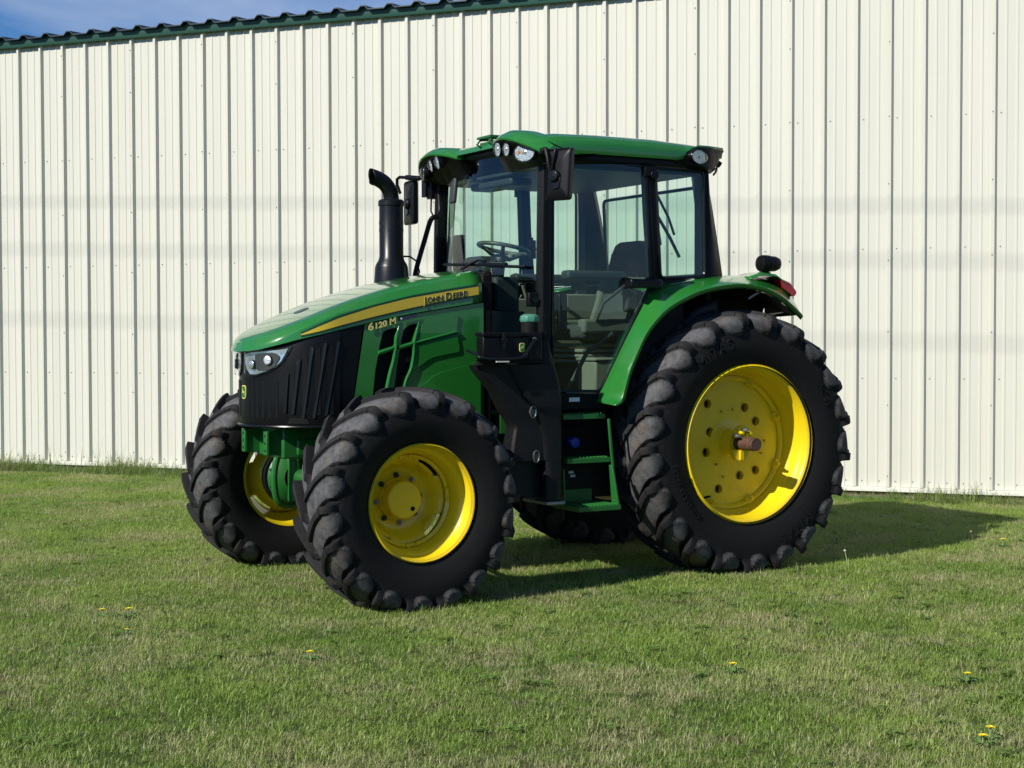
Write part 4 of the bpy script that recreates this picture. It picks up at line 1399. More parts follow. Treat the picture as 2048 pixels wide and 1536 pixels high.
# ---------------- mirrors
for s in (1, -1):
    c = Vector((1.432, s*1.010, 2.445)) if s > 0 else Vector((1.42, s*1.0, 2.435))
    nn = Vector((.93, .37, 0)).normalized() if s > 0 else Vector((.985, -.12, 0)).normalized(); u = Vector((-nn.y, nn.x, 0)); v = Vector((0, 0, 1))
    if s > 0: v = Vector((-.06, 0, 1)).normalized()
    hw, hh = (.088 if s > 0 else .098), .152
    sh = rounded([(-hw, -hh), (hw, -hh), (hw, hh), (-hw, hh)], .022, 4)
    P = lambda k, d: [c+u*(a*k)+v*(b_*(1-(1-k)*.7))+nn*d for a, b_ in sh]
    b = MB(); b.loft([P(.95, -.028), P(1.0, -.02), P(1.0, .008), P(.93, .014), P(.90, .008), P(.80, .014), P(.2, .020)])
    mi = part(b, 'mirror', BLACK, sharp=30)
    b = MB(); b.loft([P(.92, -.0285), P(.90, -.0295)]); b.build('mirror_glass', MIRRG, mi)
    b = MB()
    j = c+nn*.034-u*(.06*s)+v*.015
    b.lathe([(.001, -.014), (.036, -.012), (.040, .006), (.030, .022), (.001, .026)], n=20, axis='y')
    M_ = Matrix((u, nn, v)).transposed()
    b.v = [tuple(M_@Vector(p)+c+nn*.022-u*(s*.012)-v*.01) for p in b.v]
    b.loft([[c+nn*d+u*a-v*(.02+z) for a, z in ((-.03, 0), (.03, 0), (.022, .06), (-.016, .07))] for d in (.012, .026)])
    b.build('mirror_joint', BLACKG, mi, bevel=.003)
    b = MB()
    if s > 0:
        b.tube([(1.40, .80, 2.60), (1.46, .88, 2.605), (1.475, .93, 2.60), (1.478, .955, 2.56), (1.472, .965, 2.49), (1.460, .975, 2.445)], .013, n=8)
        b.tube([(1.455, .985, 2.435), (1.47, .99, 2.47), (1.462, 1.01, 2.56), (1.455, 1.01, 2.595)], .009, n=8)
        b.box(1.36, 1.44, .78, .83, 2.585, 2.618)
    else:
        b.tube([(1.40, -.72, 2.575), (1.43, -.80, 2.585), (1.46, -.92, 2.60), (1.485, -1.03, 2.612), (1.49, -1.06, 2.60), (1.485, -1.07, 2.56), (1.47, -1.05, 2.50)], .012, n=8)
        b.tube([(1.435, -.82, 2.587), (1.468, -.96, 2.605)], .018, n=8)
        b.box(1.36, 1.41, -.76, -.69, 2.44, 2.595); b.box(1.395, 1.43, -.80, -.74, 2.455, 2.58)
        b.tube([(1.38, -.75, 2.44), (1.385, -.745, 2.36), (1.40, -.67, 2.31)], .006)
    part(b, 'mirror_arm', BLACK, bevel=.003)

# ---------------- fenders
FO = [(1.005, .955, 1.085), (.955, .95, 1.115), (.925, .95, 1.20), (.89, .95, 1.30), (.835, .95, 1.41), (.775, .95, 1.515), (.69, .95, 1.61), (.60, .95, 1.68), (.49, .95, 1.735), (.37, .95, 1.782), (.22, .95, 1.815), (.06, .95, 1.832), (-.06, .95, 1.824), (-.18, .95, 1.802), (-.30, .94, 1.755), (-.40, .92, 1.700), (-.46, .91, 1.662), (-.505, .90, 1.632)]
FI = [(1.03, .80, 1.10), (1.00, .79, 1.155), (.955, .79, 1.235), (.905, .79, 1.335), (.850, .79, 1.44), (.785, .79, 1.555), (.715, .79, 1.675), (.65, .79, 1.785), (.54, .79, 1.828), (.41, .78, 1.850), (.24, .76, 1.872), (.06, .74, 1.888), (-.08, .74, 1.893), (-.24, .74, 1.885), (-.40, .74, 1.850), (-.48, .75, 1.805), (-.545, .75, 1.735), (-.548, .73, 1.635)]
for s in (1, -1):
    b = MB(); rows = []
    for (xo, yo, zo), (xi, yi, zi) in zip(FO, FI):
        o_ = Vector((xo, yo, zo)); i_ = Vector((xi, yi, zi))
        rad = Vector((xo, 0, zo-.83)).normalized()
        m1 = o_.lerp(i_, .22)+rad*.003; m2 = o_.lerp(i_, .6)+rad*.004
        row = [o_-rad*.030+Vector((0, -.012, 0)), o_-rad*.012, o_, o_.lerp(i_, .05)+rad*.002, m1, m2, i_, Vector((xi, .45, zi-.01)) if xi < .55 else Vector((xi-.004, .74, zi-.01))]
        rows.append([(p.x, s*p.y, p.z) for p in row])
    # smooth along the sweep
    cols = []
    for k in range(8):
        cols.append(smooth_path([r_[k] for r_ in rows], 3))
    b.loft([[cols[k][i] for k in range(8)] for i in range(len(cols[0]))], False, False)
    fd = part(b, 'fender', GREEN, sharp=38)
    sol = fd.modifiers.new('solid', 'SOLIDIFY'); sol.thickness = .006; sol.offset = -1
    b = MB(); rows = []
    for (xo, yo, zo), (xi, yi, zi) in list(zip(FO, FI))[3:-1]:
        rad = Vector((xo, 0, zo-.83)).normalized()
        a = Vector((xo, yo-.03, zo))-rad*.030; c = Vector((xi, .40 if xi < .45 else .745, zi))-rad*.05
        rows.append([(p.x, s*p.y, p.z) for p in (a, a.lerp(c, .5)+rad*.02, c, c-rad*(.45 if xi < .45 else .06))])
    b.loft(rows, False, False)
    b.plate([(xi, zi-.03) for xi, yi, zi in FI[9:-1]]+[(-.50, 1.56), (-.35, 1.25), (0, 1.12), (.35, 1.12), (.35, 1.60)], lambda u, v, d: (u, s*(.43+d), v), .02)
    b.plate([(xi-.012, zi-.015) for xi, yi, zi in FI[2:9]]+[(.34, 1.80), (.34, 1.12), (.955, 1.12)], lambda u, v, d: (u, s*(.725+d), v), .012)
    b.build('fender_liner', LINER, fd)
    b = MB()                                                           # tail lamp
    b.plate(rounded([(-.355, 1.866), (-.385, 1.800), (-.475, 1.745), (-.500, 1.775), (-.44, 1.838)], .015), lambda u, v, d: (u, s*(.755+d), v), .075)
    b.v = [(x-.010, y, z+.012) for x, y, z in b.v]
    b.build('tail_lamp', RED, fd, bevel=.008, seg=3)
    b = MB()                                                           # fender top pad under the work lamp
    b.loft([[(x, s*y, z) for y, z in ((.62, h-.02), (.64, h), (.82, h), (.84, h-.02))] for x, h in ((-.12, 1.885), (-.22, 1.915), (-.34, 1.905), (-.43, 1.855))])
    b.build('lamp_pad', GREEN, fd, bevel=.008)
    b = MB()
    b.tube([(-.31, s*.75, 1.905), (-.30, s*.75, 1.935), (-.33, s*.75, 1.955)], .016, n=8)
    b.obox((-.315, s*.75, 1.915), (1, 0, .6), (0, 1, 0), (-.6, 0, 1), .05, .03, .03)
    k_ = b.build('fender_work_lamp', BLACK, fd, bevel=.003)
    b = MB()
    b.lathe([(.001, -.085), (.040, -.078), (.050, -.05), (.052, .0), (.056, .005), (.056, .055), (.050, .068), (.03, .074), (.001, .076)], n=24, axis='x', c=(-.333, s*.75, 1.975))
    b.build('lamp_body', BLACK, k_, sharp=35)
b = MB()
b.tube([(-.05, .90, 1.74), (-.16, .91, 1.80)], .008, n=6)
part(b, 'fender_stay', STEEL)

# ---------------- storage box, filler, fuel tank, steps (left); plain tank on the right
b = MB()
b.box(1.605, 1.905, .86, .95, 1.372, 1.498)
SB = part(b, 'storage_box', BLACK, bevel=.008)
b = MB(); b.box(1.600, 1.910, .855, .955, 1.500, 1.525); b.build('lid', BLACK, SB, bevel=.006)
b = MB(); b.box(1.50, 1.602, .68, .935, 1.36, 1.523); b.build('box_end', BLACK, SB, bevel=.010)
b = MB(); b.box(1.765, 1.785, .955, .966, 1.43, 1.52); b.box(1.758, 1.792, .955, .970, 1.47, 1.49); b.build('latch', BLACKG, SB, bevel=.002)
emblem(SB, lambda u, v, d: (1.650-u, .951+d, 1.437+v), .018, .026)
b = MB()
b.tube(smooth_path([(1.93, .80, 1.42), (1.945, .93, 1.40), (1.93, .985, 1.378), (1.80, .99, 1.372), (1.68, .99, 1.378), (1.645, .985, 1.40), (1.58, .965, 1.475), (1.565, .95, 1.48)], 4), .010, n=8)
b.build('handrail', BLACKG, SB)
b = MB(); b.cyl((1.565, .94, 1.485), (1.565, .955, 1.485), .011, n=10); b.build('rail_bolt', STEEL, SB)
b = MB(); b.box(1.735, 1.82, .945, .953, 1.352, 1.359); b.build('label', WHITE, SB, smooth=False)
b = MB(); b.box(1.51, 1.87, .80, .93, 1.345, 1.370); b.build('box_shelf', BLACKM, SB, bevel=.004)
b = MB()
b.cyl((1.51, .80, 1.45), (1.51, .80, 1.585), .050, .052, n=20)
FN = part(b, 'filler_neck', BLACKM)
b = MB()
b.lathe([(.001, 1.635), (.035, 1.634), (.058, 1.622), (.062, 1.60), (.056, 1.584), (.001, 1.583)], n=8, axis='z', c=(1.51, .80, 0))
b.build('filler_cap', TEALC, FN, bevel=.005)
tank_main = [(1.885, 1.332), (1.872, 1.305), (1.76, 1.185), (1.695, 1.06), (1.64, .995), (1.585, .965), (1.635, .945), (1.662, .82), (1.668, .76), (1.625, .60), (1.61, .555), (1.40, .53), (1.395, 1.36), (1.60, 1.335), (1.80, 1.330)]
for s in (1, -1):
    b = MB()
    b.plate(rounded(tank_main, .02), lambda u, v, d: (u, s*(.73+d), v), .065)
    # one moulded outer panel: left edge, crease and rounded rear edge run on by height
    fxl = interp([.765, .82, .94, .965, .995, 1.06, 1.185, 1.30, 1.336], [1.664, 1.662, 1.642, 1.636, 1.646, 1.695, 1.762, 1.872, 1.887])
    fxc = interp([.525, .76, .90, 1.00, 1.15, 1.336, 1.47], [1.432, 1.436, 1.445, 1.485, 1.590, 1.70, 1.72])
    fxr = interp([.525, 1.15, 1.25, 1.336, 1.47], [1.325, 1.325, 1.345, 1.372, 1.415])
    def panel(zs, full):
        R_ = []
        for z in zs:
            xl = fxl(z) if full else (fxc(z)+.004 if z < .9 else 1.475)
            xc = min(fxc(z), xl-.03) if full else (fxc(z)-.010 if z < .9 else 1.46)
            xr = fxr(z)
            R_.append([(xl, s*.74, z), (xl, s*.835, z), (xl-.012, s*.852, z), ((xl+xc)/2, s*.862, z), (xc+.016, s*.868, z), (xc, s*.882, z), (xc-.012, s*.886, z), ((xc+xr)/2, s*.889, z), (xr+.030, s*.886, z), (xr+.008, s*.872, z), (xr, s*.845, z), (xr, s*.60, z)])
        return R_
    b.loft(panel([.765, .80, .86, .92, .95, .97, .99, 1.03, 1.08, 1.14, 1.20, 1.26, 1.30, 1.325, 1.336], True))
    b.loft(panel([.525, .60, .68, .74, .7655], False))
    b.loft(panel([1.3365, 1.38, 1.42, 1.47], False))
    tk = part(b, 'fuel_tank', TANKP, bevel=.006, seg=2, sharp=28)
    b = MB()
    b.tube(smooth_path([(1.893, s*.835, 1.335), (1.890, s*.858, 1.338), (1.80, s*.870, 1.338), (1.71, s*.872, 1.328)], 4), [.006]+[.012]*11+[.006], n=8)
    b.build('tank_lip', TANKP, tk)
    b = MB(); b.box(1.318, 1.445, min(s*.60, s*.893), max(s*.60, s*.893), .498, .518); b.build('tank_strap', STEEL, tk, bevel=.004)
    for x, z in ((1.535, 1.055), (1.505, .790)):
        b = MB()
        gy = .885 if z > .9 else .870
        pts = [(x+.020*math.cos(a), s*gy, z+.034*math.sin(a)) for a in np.linspace(0, 2*math.pi, 21)]
        b.tube(pts, .0055, n=6)
        b.cyl((x, s*.84, z), (x, s*(gy-.001), z), .020, n=16)
        b.build('grommet', GROM, tk)
    # steps
    b = MB()
    b.loft([[(x+.008, s*.862, z), (x+.008, s*.878, z), (x-.008, s*.878, z), (x-.008, s*.862, z)] for x, z in ((.995, 1.0), (.975, .80), (.950, .60))])
    b.loft([[(x+.007, s*.865, z), (x+.007, s*(y-.002), z), (x-.007, s*(y-.002), z), (x-.007, s*.865, z)] for x, z, y in ((.985, .72, .90), (.962, .452, .945))])
    stp = part(b, 'step_frame', GREEN2, bevel=.003)
    b = MB()
    b.loft([[(x+.006, s*.64, z), (x+.006, s*.80, z), (x-.006, s*.80, z), (x-.006, s*.64, z)] for x, z in ((1.272, .70), (1.262, .46))])
    b.build('step_side', GREEN2, stp, bevel=.003)
    for z, x0, x1, y1 in ((.452, .960, 1.262, .955), (.735, .975, 1.285, .862), (1.000, 1.0, 1.30, .840)):
        b = MB()
        b.box(x0, x1, min(s*.68, s*y1), max(s*.68, s*y1), z, z+.030)
        for k in range(11):
            xx = x0+.02+k*(x1-x0-.04)/10
            b.box(xx-.006, xx+.006, min(s*.70, s*(y1-.01)), max(s*.70, s*(y1-.01)), z+.029, z+.037)
        b.build('step', GREEN2, stp, bevel=.003)
    b = MB(); b.box(.74, 1.29, min(s*.30, s*.64), max(s*.30, s*.64), .50, .72); part(b, 'battery_box', BLACK, bevel=.01)
    b = MB(); b.box(.70, 1.31, min(s*.30, s*.60), max(s*.30, s*.60), .73, 1.05); part(b, 'fluid_tank', BLACKM, bevel=.02)
    b = MB(); b.box(.98, 1.26, min(s*.645, s*.66), max(s*.645, s*.66), .475, .56); b.build('battery_door', GREEN2, stp, bevel=.003)
    b = MB(); b.box(.98, 1.32, min(s*.30, s*.775), max(s*.30, s*.775), 1.055, 1.145); part(b, 'sill_panel', BLACKM, bevel=.006)
    if s > 0:
        for x0, x1, z0, z1, y in ((1.145, 1.22, 1.105, 1.130, .776), (1.105, 1.140, .655, .670, .641), (1.093, 1.128, .632, .647, .641)):
            b = MB(); b.box(x0, x1, y, y+.002, z0, z1); b.build('label', WHITE, stp, smooth=False)
        b = MB(); b.lathe([(.001, .665), (.030, .66), (.038, .645), (.036, .60), (.030, .56)], n=14, c=(1.10, 0, .845)); part(b, 'fluid_cap', BLUEC)
b = MB()                                                               # hoses and lines behind the front wheel
for k in range(4):
    b.tube(smooth_path([(1.60, .34+.03*k, 1.20-.05*k), (1.57, .40, 1.12-.03*k), (1.60, .42, 1.02), (1.70, .36, .92-.04*k)], 4), .010, n=6)
part(b, 'hydraulic_hose', BLACKM)
b = MB(); b.box(1.52, 1.60, .34, .42, 1.02, 1.045); b.box(1.53, 1.545, .36, .40, 1.10, 1.17); b.box(1.30, 1.50, .25, .42, .90, 1.05)
part(b, 'pump_bracket', GREEN2, bevel=.004)

# ---------------- cab interior
b = MB()                                                               # seat: base, cushion, back, headrest
b.box(.34, .72, -.17, .17, 1.15, 1.32)
ST_ = part(b, 'seat', SEATF, bevel=.02)
b = MB()
for k in range(4): b.box(.33-.01*k, .76, -.20, .20, 1.325+.035*k, 1.350+.035*k)
b.build('suspension_bellows', BEIGE, ST_, bevel=.008)
b = MB(); b.box(.28, .80, -.25, .25, 1.475, 1.58); b.build('seat_cushion', SEATG, ST_, bevel=.04, seg=4)
b = MB()
b.loft([[(x-.06, -w_, z), (x+.03, -w_*1.02, z), (x+.055, -w_*.7, z), (x+.045, w_*.0, z), (x+.055, w_*.7, z), (x+.03, w_*1.02, z), (x-.06, w_, z)] for z, x, w_ in ((1.56, .36, .23), (1.70, .31, .26), (1.85, .26, .25), (1.92, .235, .21))])
b.build('seat_back', SEATG, ST_, bevel=.03, seg=3)
b = MB()
b.loft([[(x-.055, -w_, z), (x+.055, -w_, z), (x+.055, w_, z), (x-.055, w_, z)] for z, x, w_ in ((1.90, .25, .21), (1.98, .235, .225), (2.06, .225, .205), (2.12, .22, .165), (2.145, .22, .10))])
b.build('headrest', SEATF, ST_, bevel=.04, seg=4)
for y in (.225, -.225):                                                # side bolsters and cushion edges
    b = MB()
    b.loft([[(x-.05, y-.035, z), (x+.085, y-.030, z), (x+.095, y, z), (x+.085, y+.030, z), (x-.05, y+.035, z)] for z, x in ((1.57, .36), (1.70, .31), (1.82, .27), (1.90, .245))])
    b.box(.34, .79, y-.045, y+.045, 1.52, 1.615)
    b.build('bolster', BOLST, ST_, bevel=.02, seg=3)
for y in (.30, -.33):
    b = MB(); b.box(.42, .96 if y > 0 else .98, y-.05, y+.05, 1.865, 1.925); b.box(.40, .50, y-.03, y+.03, 1.66, 1.87)
    b.build('armrest', GREYP, ST_, bevel=.02, seg=3)
b = MB()
b.box(.10, .95, -.68, -.40, 1.40, 1.76); b.box(.30, .62, -.42, -.22, 1.62, 1.79)
b.tube([(.80, -.45, 1.76), (.84, -.44, 1.86)], .012); b.cyl((.84, -.44, 1.86), (.845, -.44, 1.90), .022); b.tube([(.62, -.5, 1.76), (.66, -.49, 1.84)], .010)
part(b, 'console', BEIGE, bevel=.02)
b = MB(); b.box(.60, .80, .20, .42, 1.146, 1.34); b.box(.59, .81, .19, .43, 1.34, 1.365)
part(b, 'cab_storage_bin', BEIGE, bevel=.015)
b = MB()
for x, y, h, l_ in ((.86, -.46, 1.80, .10), (.78, -.50, 1.78, .12), (.70, -.47, 1.79, .09), (.50, -.32, 1.79, .10)):
    b.tube([(x, y, h-.04), (x+.02, y, h+l_)], .008, n=6); b.cyl((x+.02, y, h+l_-.01), (x+.024, y, h+l_+.035), .017, .013, n=10)
part(b, 'control_lever', BLACKG)
b = MB(); b.tube([(.70, .27, 1.60), (.66, .30, 1.72), (.52, .34, 1.83)], .012, n=6); b.tube([(1.10, .55, 1.15), (.98, .60, 1.40), (.80, .62, 1.52)], .014, n=8)
part(b, 'grab_rail', GREYP)
b = MB()                                                               # dash pod and steering column
b.loft([[(x, y*w_, z) for y, z in ((-.17, 1.90), (.17, 1.90), (.17, 1.97), (.11, 2.03), (-.11, 2.03), (-.17, 1.97))] for x, w_ in ((1.28, .92), (1.34, 1.0), (1.42, .92))])
b.v = [(x, y-.10, z-.01) for x, y, z in b.v]
DP = part(b, 'instrument_pod', GREYP, bevel=.03, seg=3)
b = MB(); b.tube([(1.36, 0, 1.62), (1.30, 0, 1.85), (1.255, 0, 2.03)], [.075, .055, .035], n=14); b.box(1.24, 1.42, -.22, .22, 1.62, 1.88)
b.build('steering_column', GREYP, DP, bevel=.02)
b = MB()
c = Vector((1.235, 0, 2.070)); ax = Vector((-.20, 0, 1)).normalized(); u = Vector((0, 1, 0)); v = ax.cross(u)
rim = [c+u*(.165*math.cos(t))+v*(.165*math.sin(t)) for t in np.linspace(0, 2*math.pi, 37)]
b.tube(rim, .014, n=10, cap=False)
for t in (R(90), R(210), R(330)):
    b.tube([c+u*(.16*math.cos(t))+v*(.16*math.sin(t)), c+u*(.05*math.cos(t))+v*(.05*math.sin(t))-ax*.06], [.011, .016], n=8)
b.cyl(c-ax*.075, c-ax*.045, .05, .045, n=18)
part(b, 'steering_wheel', STEERG)
b = MB(); b.cyl((1.21, .05, 2.00), (1.205, .05, 2.03), .02, n=10); part(b, 'column_knob', BEIGE)
b = MB()
b.obox((1.30, -.50, 2.06), (1, .25, 0), (-.25, 1, 0), (0, 0, 1), .03, .10, .25); b.tube([(1.30, -.50, 1.95), (1.28, -.62, 1.93), (1.29, -.68, 1.95)], .012)
part(b, 'monitor', BLACK, bevel=.008)
b = MB(); b.obox((1.39, -.40, 2.47), (1, 0, .1), (0, 1, 0), (-.1, 0, 1), .03, .07, .17); b.tube([(1.36, -.40, 2.56), (1.385, -.40, 2.52)], .012)
part(b, 'interior_mirror', GREYP, bevel=.02)
b = MB(); b.cyl((.62, -.735, 2.12), (.62, -.68, 2.12), .035, n=10); b.box(.60, .64, -.70, -.66, 2.05, 2.18); b.tube([(.62, -.68, 2.2), (.62, -.68, 1.96)], .007)
part(b, 'cab_clip', BLACK, bevel=.004)
b = MB()                                                               # rear grab pad and roof console behind the glass
b.box(.20, 1.30, -.70, .70, 2.525, 2.548)
part(b, 'headliner', GREYP, bevel=.006)
b = MB(); b.obox((1.20, -.1, 2.49), (1, 0, 0), (0, 1, 0), (0, 0, 1), .16, .55, .05); b.obox((.30, .38, 2.19), (.2, 0, 1), (0, 1, 0), (1, 0, -.2), .20, .03, .05)
part(b, 'roof_console', GREYP, bevel=.02)
b = MB(); b.box(-.30, -.02, -.40, .40, .75, 1.15); b.box(-.62, -.25, -.06, .06, .45, .52)
for s in (1, -1): b.tube([(-.1, s*.33, .62), (-.75, s*.40, .50)], .03); b.tube([(-.15, s*.33, 1.15), (-.62, s*.40, 1.05), (-.66, s*.41, .52)], .02)
part(b, 'rear_hitch', BLACKM, bevel=.01)

# loose paper on the cab floor, seen through the door glass
b = MB()
b.grid(lambda u, v: (u, v, .004+.020*max(0, (u+.02))*8*max(0, .02-v)*6+.006*math.sin(u*60)), list(np.linspace(-.075, .075, 7)), list(np.linspace(-.06, .05, 5)))
tag(b.build('paper_sheet', WHITE, loc=(1.20, .665, 1.146)), 'crumpled white paper sheet lying on the tractor cab floor inside the door', 'paper')

# ================================================================== LAWN
def grass_material(name, a, c, dry, drylo=0.52, dryhi=0.72, hue=0.0):
    m = bpy.data.materials.new(name)
    m.use_nodes = True
    n = m.node_tree
    n.nodes.clear()
    o = n.nodes.new('ShaderNodeOutputMaterial')
    geo = n.nodes.new('ShaderNodeNewGeometry')
    oi = n.nodes.new('ShaderNodeObjectInfo')
    at = n.nodes.new('ShaderNodeAttribute')
    at.attribute_name = 'blade'
    def noise(scale, detail=4):
        t = n.nodes.new('ShaderNodeTexNoise')
        t.inputs['Scale'].default_value = scale
        t.inputs['Detail'].default_value = detail
        n.links.new(geo.outputs['Position'], t.inputs['Vector'])
        return t
    def mix(f, A, B):
        x = n.nodes.new('ShaderNodeMix')
        x.data_type = 'RGBA'
        for nm, v_ in (('Factor', f), ('A', A), ('B', B)):
            if isinstance(v_, tuple): x.inputs[nm].default_value = (*v_, 1)
            elif isinstance(v_, float): x.inputs[nm].default_value = v_
            else: n.links.new(v_, x.inputs[nm])
        return x.outputs['Result']
    def rng_(sock, a0, a1, b0=0.0, b1=1.0):
        r_ = n.nodes.new('ShaderNodeMapRange')
        r_.inputs['From Min'].default_value = a0; r_.inputs['From Max'].default_value = a1
        r_.inputs['To Min'].default_value = b0; r_.inputs['To Max'].default_value = b1
        n.links.new(sock, r_.inputs['Value'])
        return r_.outputs['Result']
    base = mix(rng_(noise(0.9, 6).outputs['Fac'], 0.40, 0.60), a, c)
    base = mix(rng_(at.outputs['Fac'], 0.0, 1.0, 0.0, 0.6), base, tuple(min(1, q*1.85) for q in c))
    # dry thatch: patches plus single dead blades
    pn = noise(1.35, 7)
    ad = n.nodes.new('ShaderNodeMath'); ad.operation = 'MULTIPLY_ADD'
    ad.inputs[1].default_value = 0.30; ad.inputs[2].default_value = -0.15
    n.links.new(oi.outputs['Random'], ad.inputs[0])
    a2 = n.nodes.new('ShaderNodeMath'); a2.operation = 'ADD'
    n.links.new(pn.outputs['Fac'], a2.inputs[0]); n.links.new(ad.outputs['Value'], a2.inputs[1])
    a3 = n.nodes.new('ShaderNodeMath'); a3.operation = 'MULTIPLY_ADD'
    a3.inputs[1].default_value = 0.16; n.links.new(at.outputs['Fac'], a3.inputs[0]); n.links.new(a2.outputs['Value'], a3.inputs[2])
    base = mix(rng_(a3.outputs['Value'], drylo, dryhi, 0.0, 0.85), base, dry)
    d = n.nodes.new('ShaderNodeBsdfDiffuse'); t = n.nodes.new('ShaderNodeBsdfTranslucent'); gl = n.nodes.new('ShaderNodeBsdfGlossy')
    gl.inputs['Roughness'].default_value = 0.45
    gl.inputs['Color'].default_value = (0.5, 0.5, 0.5, 1)
    n.links.new(base, d.inputs['Color'])
    n.links.new(mix(0.35, base, tuple(min(1, q*1.4) for q in c)), t.inputs['Color'])
    s1 = n.nodes.new('ShaderNodeMixShader'); s1.inputs['Fac'].default_value = 0.42
    n.links.new(d.outputs[0], s1.inputs[1]); n.links.new(t.outputs[0], s1.inputs[2])
    s2 = n.nodes.new('ShaderNodeMixShader'); s2.inputs['Fac'].default_value = 0.05
    n.links.new(s1.outputs[0], s2.inputs[1]); n.links.new(gl.outputs[0], s2.inputs[2])
    n.links.new(s2.outputs[0], o.inputs['Surface'])
    return m
GRASS = grass_material('lawn_grass', (0.110, 0.215, 0.022), (0.270, 0.360, 0.075), (0.54, 0.48, 0.27), 0.56, 0.76)
WEED = grass_material('weed_leaf', (0.130, 0.240, 0.045), (0.190, 0.290, 0.065), (0.20, 0.22, 0.08), 0.7, 0.9)
CLIP = grass_material('dry_clippings', (0.34, 0.34, 0.16), (0.46, 0.43, 0.24), (0.54, 0.48, 0.32), 0.5, 0.7)
TALL = grass_material('tall_grass', (0.095, 0.175, 0.036), (0.170, 0.230, 0.062), (0.38, 0.32, 0.19), 0.62, 0.84)

def blades(n, rad, h0, h1, w0, w1, lean, curl=0.5, mat=None, flat=0.0):
    """one tuft as a plain mesh (source for the scattered lawn)"""
    v = []; f = []; at = []
    for i in range(n):
        a = random.uniform(0, 2*math.pi); r_ = rad*math.sqrt(random.random())
        x, y = r_*math.cos(a), r_*math.sin(a)
        h = random.uniform(h0, h1); w_ = random.uniform(w0, w1)
        b_ = random.uniform(0, 2*math.pi)
        L_ = random.gauss(0, lean)+flat*random.random()
        dx, dy = math.cos(b_), math.sin(b_)
        fx, fy = -dy, dx
        k = len(v); rnd = random.random()
        px, py, pz = x, y, -.004
        segs = 3
        ang = L_
        for j in range(segs):
            ww = w_*(1-.28*j)
            v += [(px-fx*ww/2, py-fy*ww/2, pz), (px+fx*ww/2, py+fy*ww/2, pz)]
            at += [rnd, rnd]
            st = h/segs
            px += dx*math.sin(ang)*st; py += dy*math.sin(ang)*st; pz += max(0.001, math.cos(ang)*st)
            ang += curl*random.uniform(.2, 1.0)*(1 if L_ >= 0 else -1)
        v.append((px, py, pz)); at.append(rnd)
        f += [(k, k+1, k+3, k+2), (k+2, k+3, k+5, k+4), (k+4, k+5, k+6)]
    me = bpy.data.meshes.new('tuft')
    me.from_pydata(v, [], f)
    me.attributes.new('blade', 'FLOAT', 'POINT').data.foreach_set('value', at)
    me.materials.append(mat)
    return bpy.data.objects.new('tuft', me)
def clover(n, rad, mat):
    v = []; f = []; at = []
    for i in range(n):
        a = random.uniform(0, 2*math.pi); r_ = rad*math.sqrt(random.random())
        x, y, z = r_*math.cos(a), r_*math.sin(a), random.uniform(.012, .045)
        rnd = random.random()*.6
        for q in range(3):
            b_ = a+q*2.1; s_ = random.uniform(.008, .014)
            c = Vector((x+s_*math.cos(b_), y+s_*math.sin(b_), z)); k = len(v)
            tl = random.uniform(-.4, .4)
            for t in range(5):
                th = b_+t*2*math.pi/5
                v.append((c.x+s_*math.cos(th), c.y+s_*math.sin(th), c.z+s_*tl*math.cos(t*2*math.pi/5))); at.append(rnd)
            f.append(tuple(range(k, k+5)))
    me = bpy.data.meshes.new('clover_tuft')
    me.from_pydata(v, [], f)
    me.attributes.new('blade', 'FLOAT', 'POINT').data.foreach_set('value', at)
    me.materials.append(mat)
    return bpy.data.objects.new('clover_tuft', me)

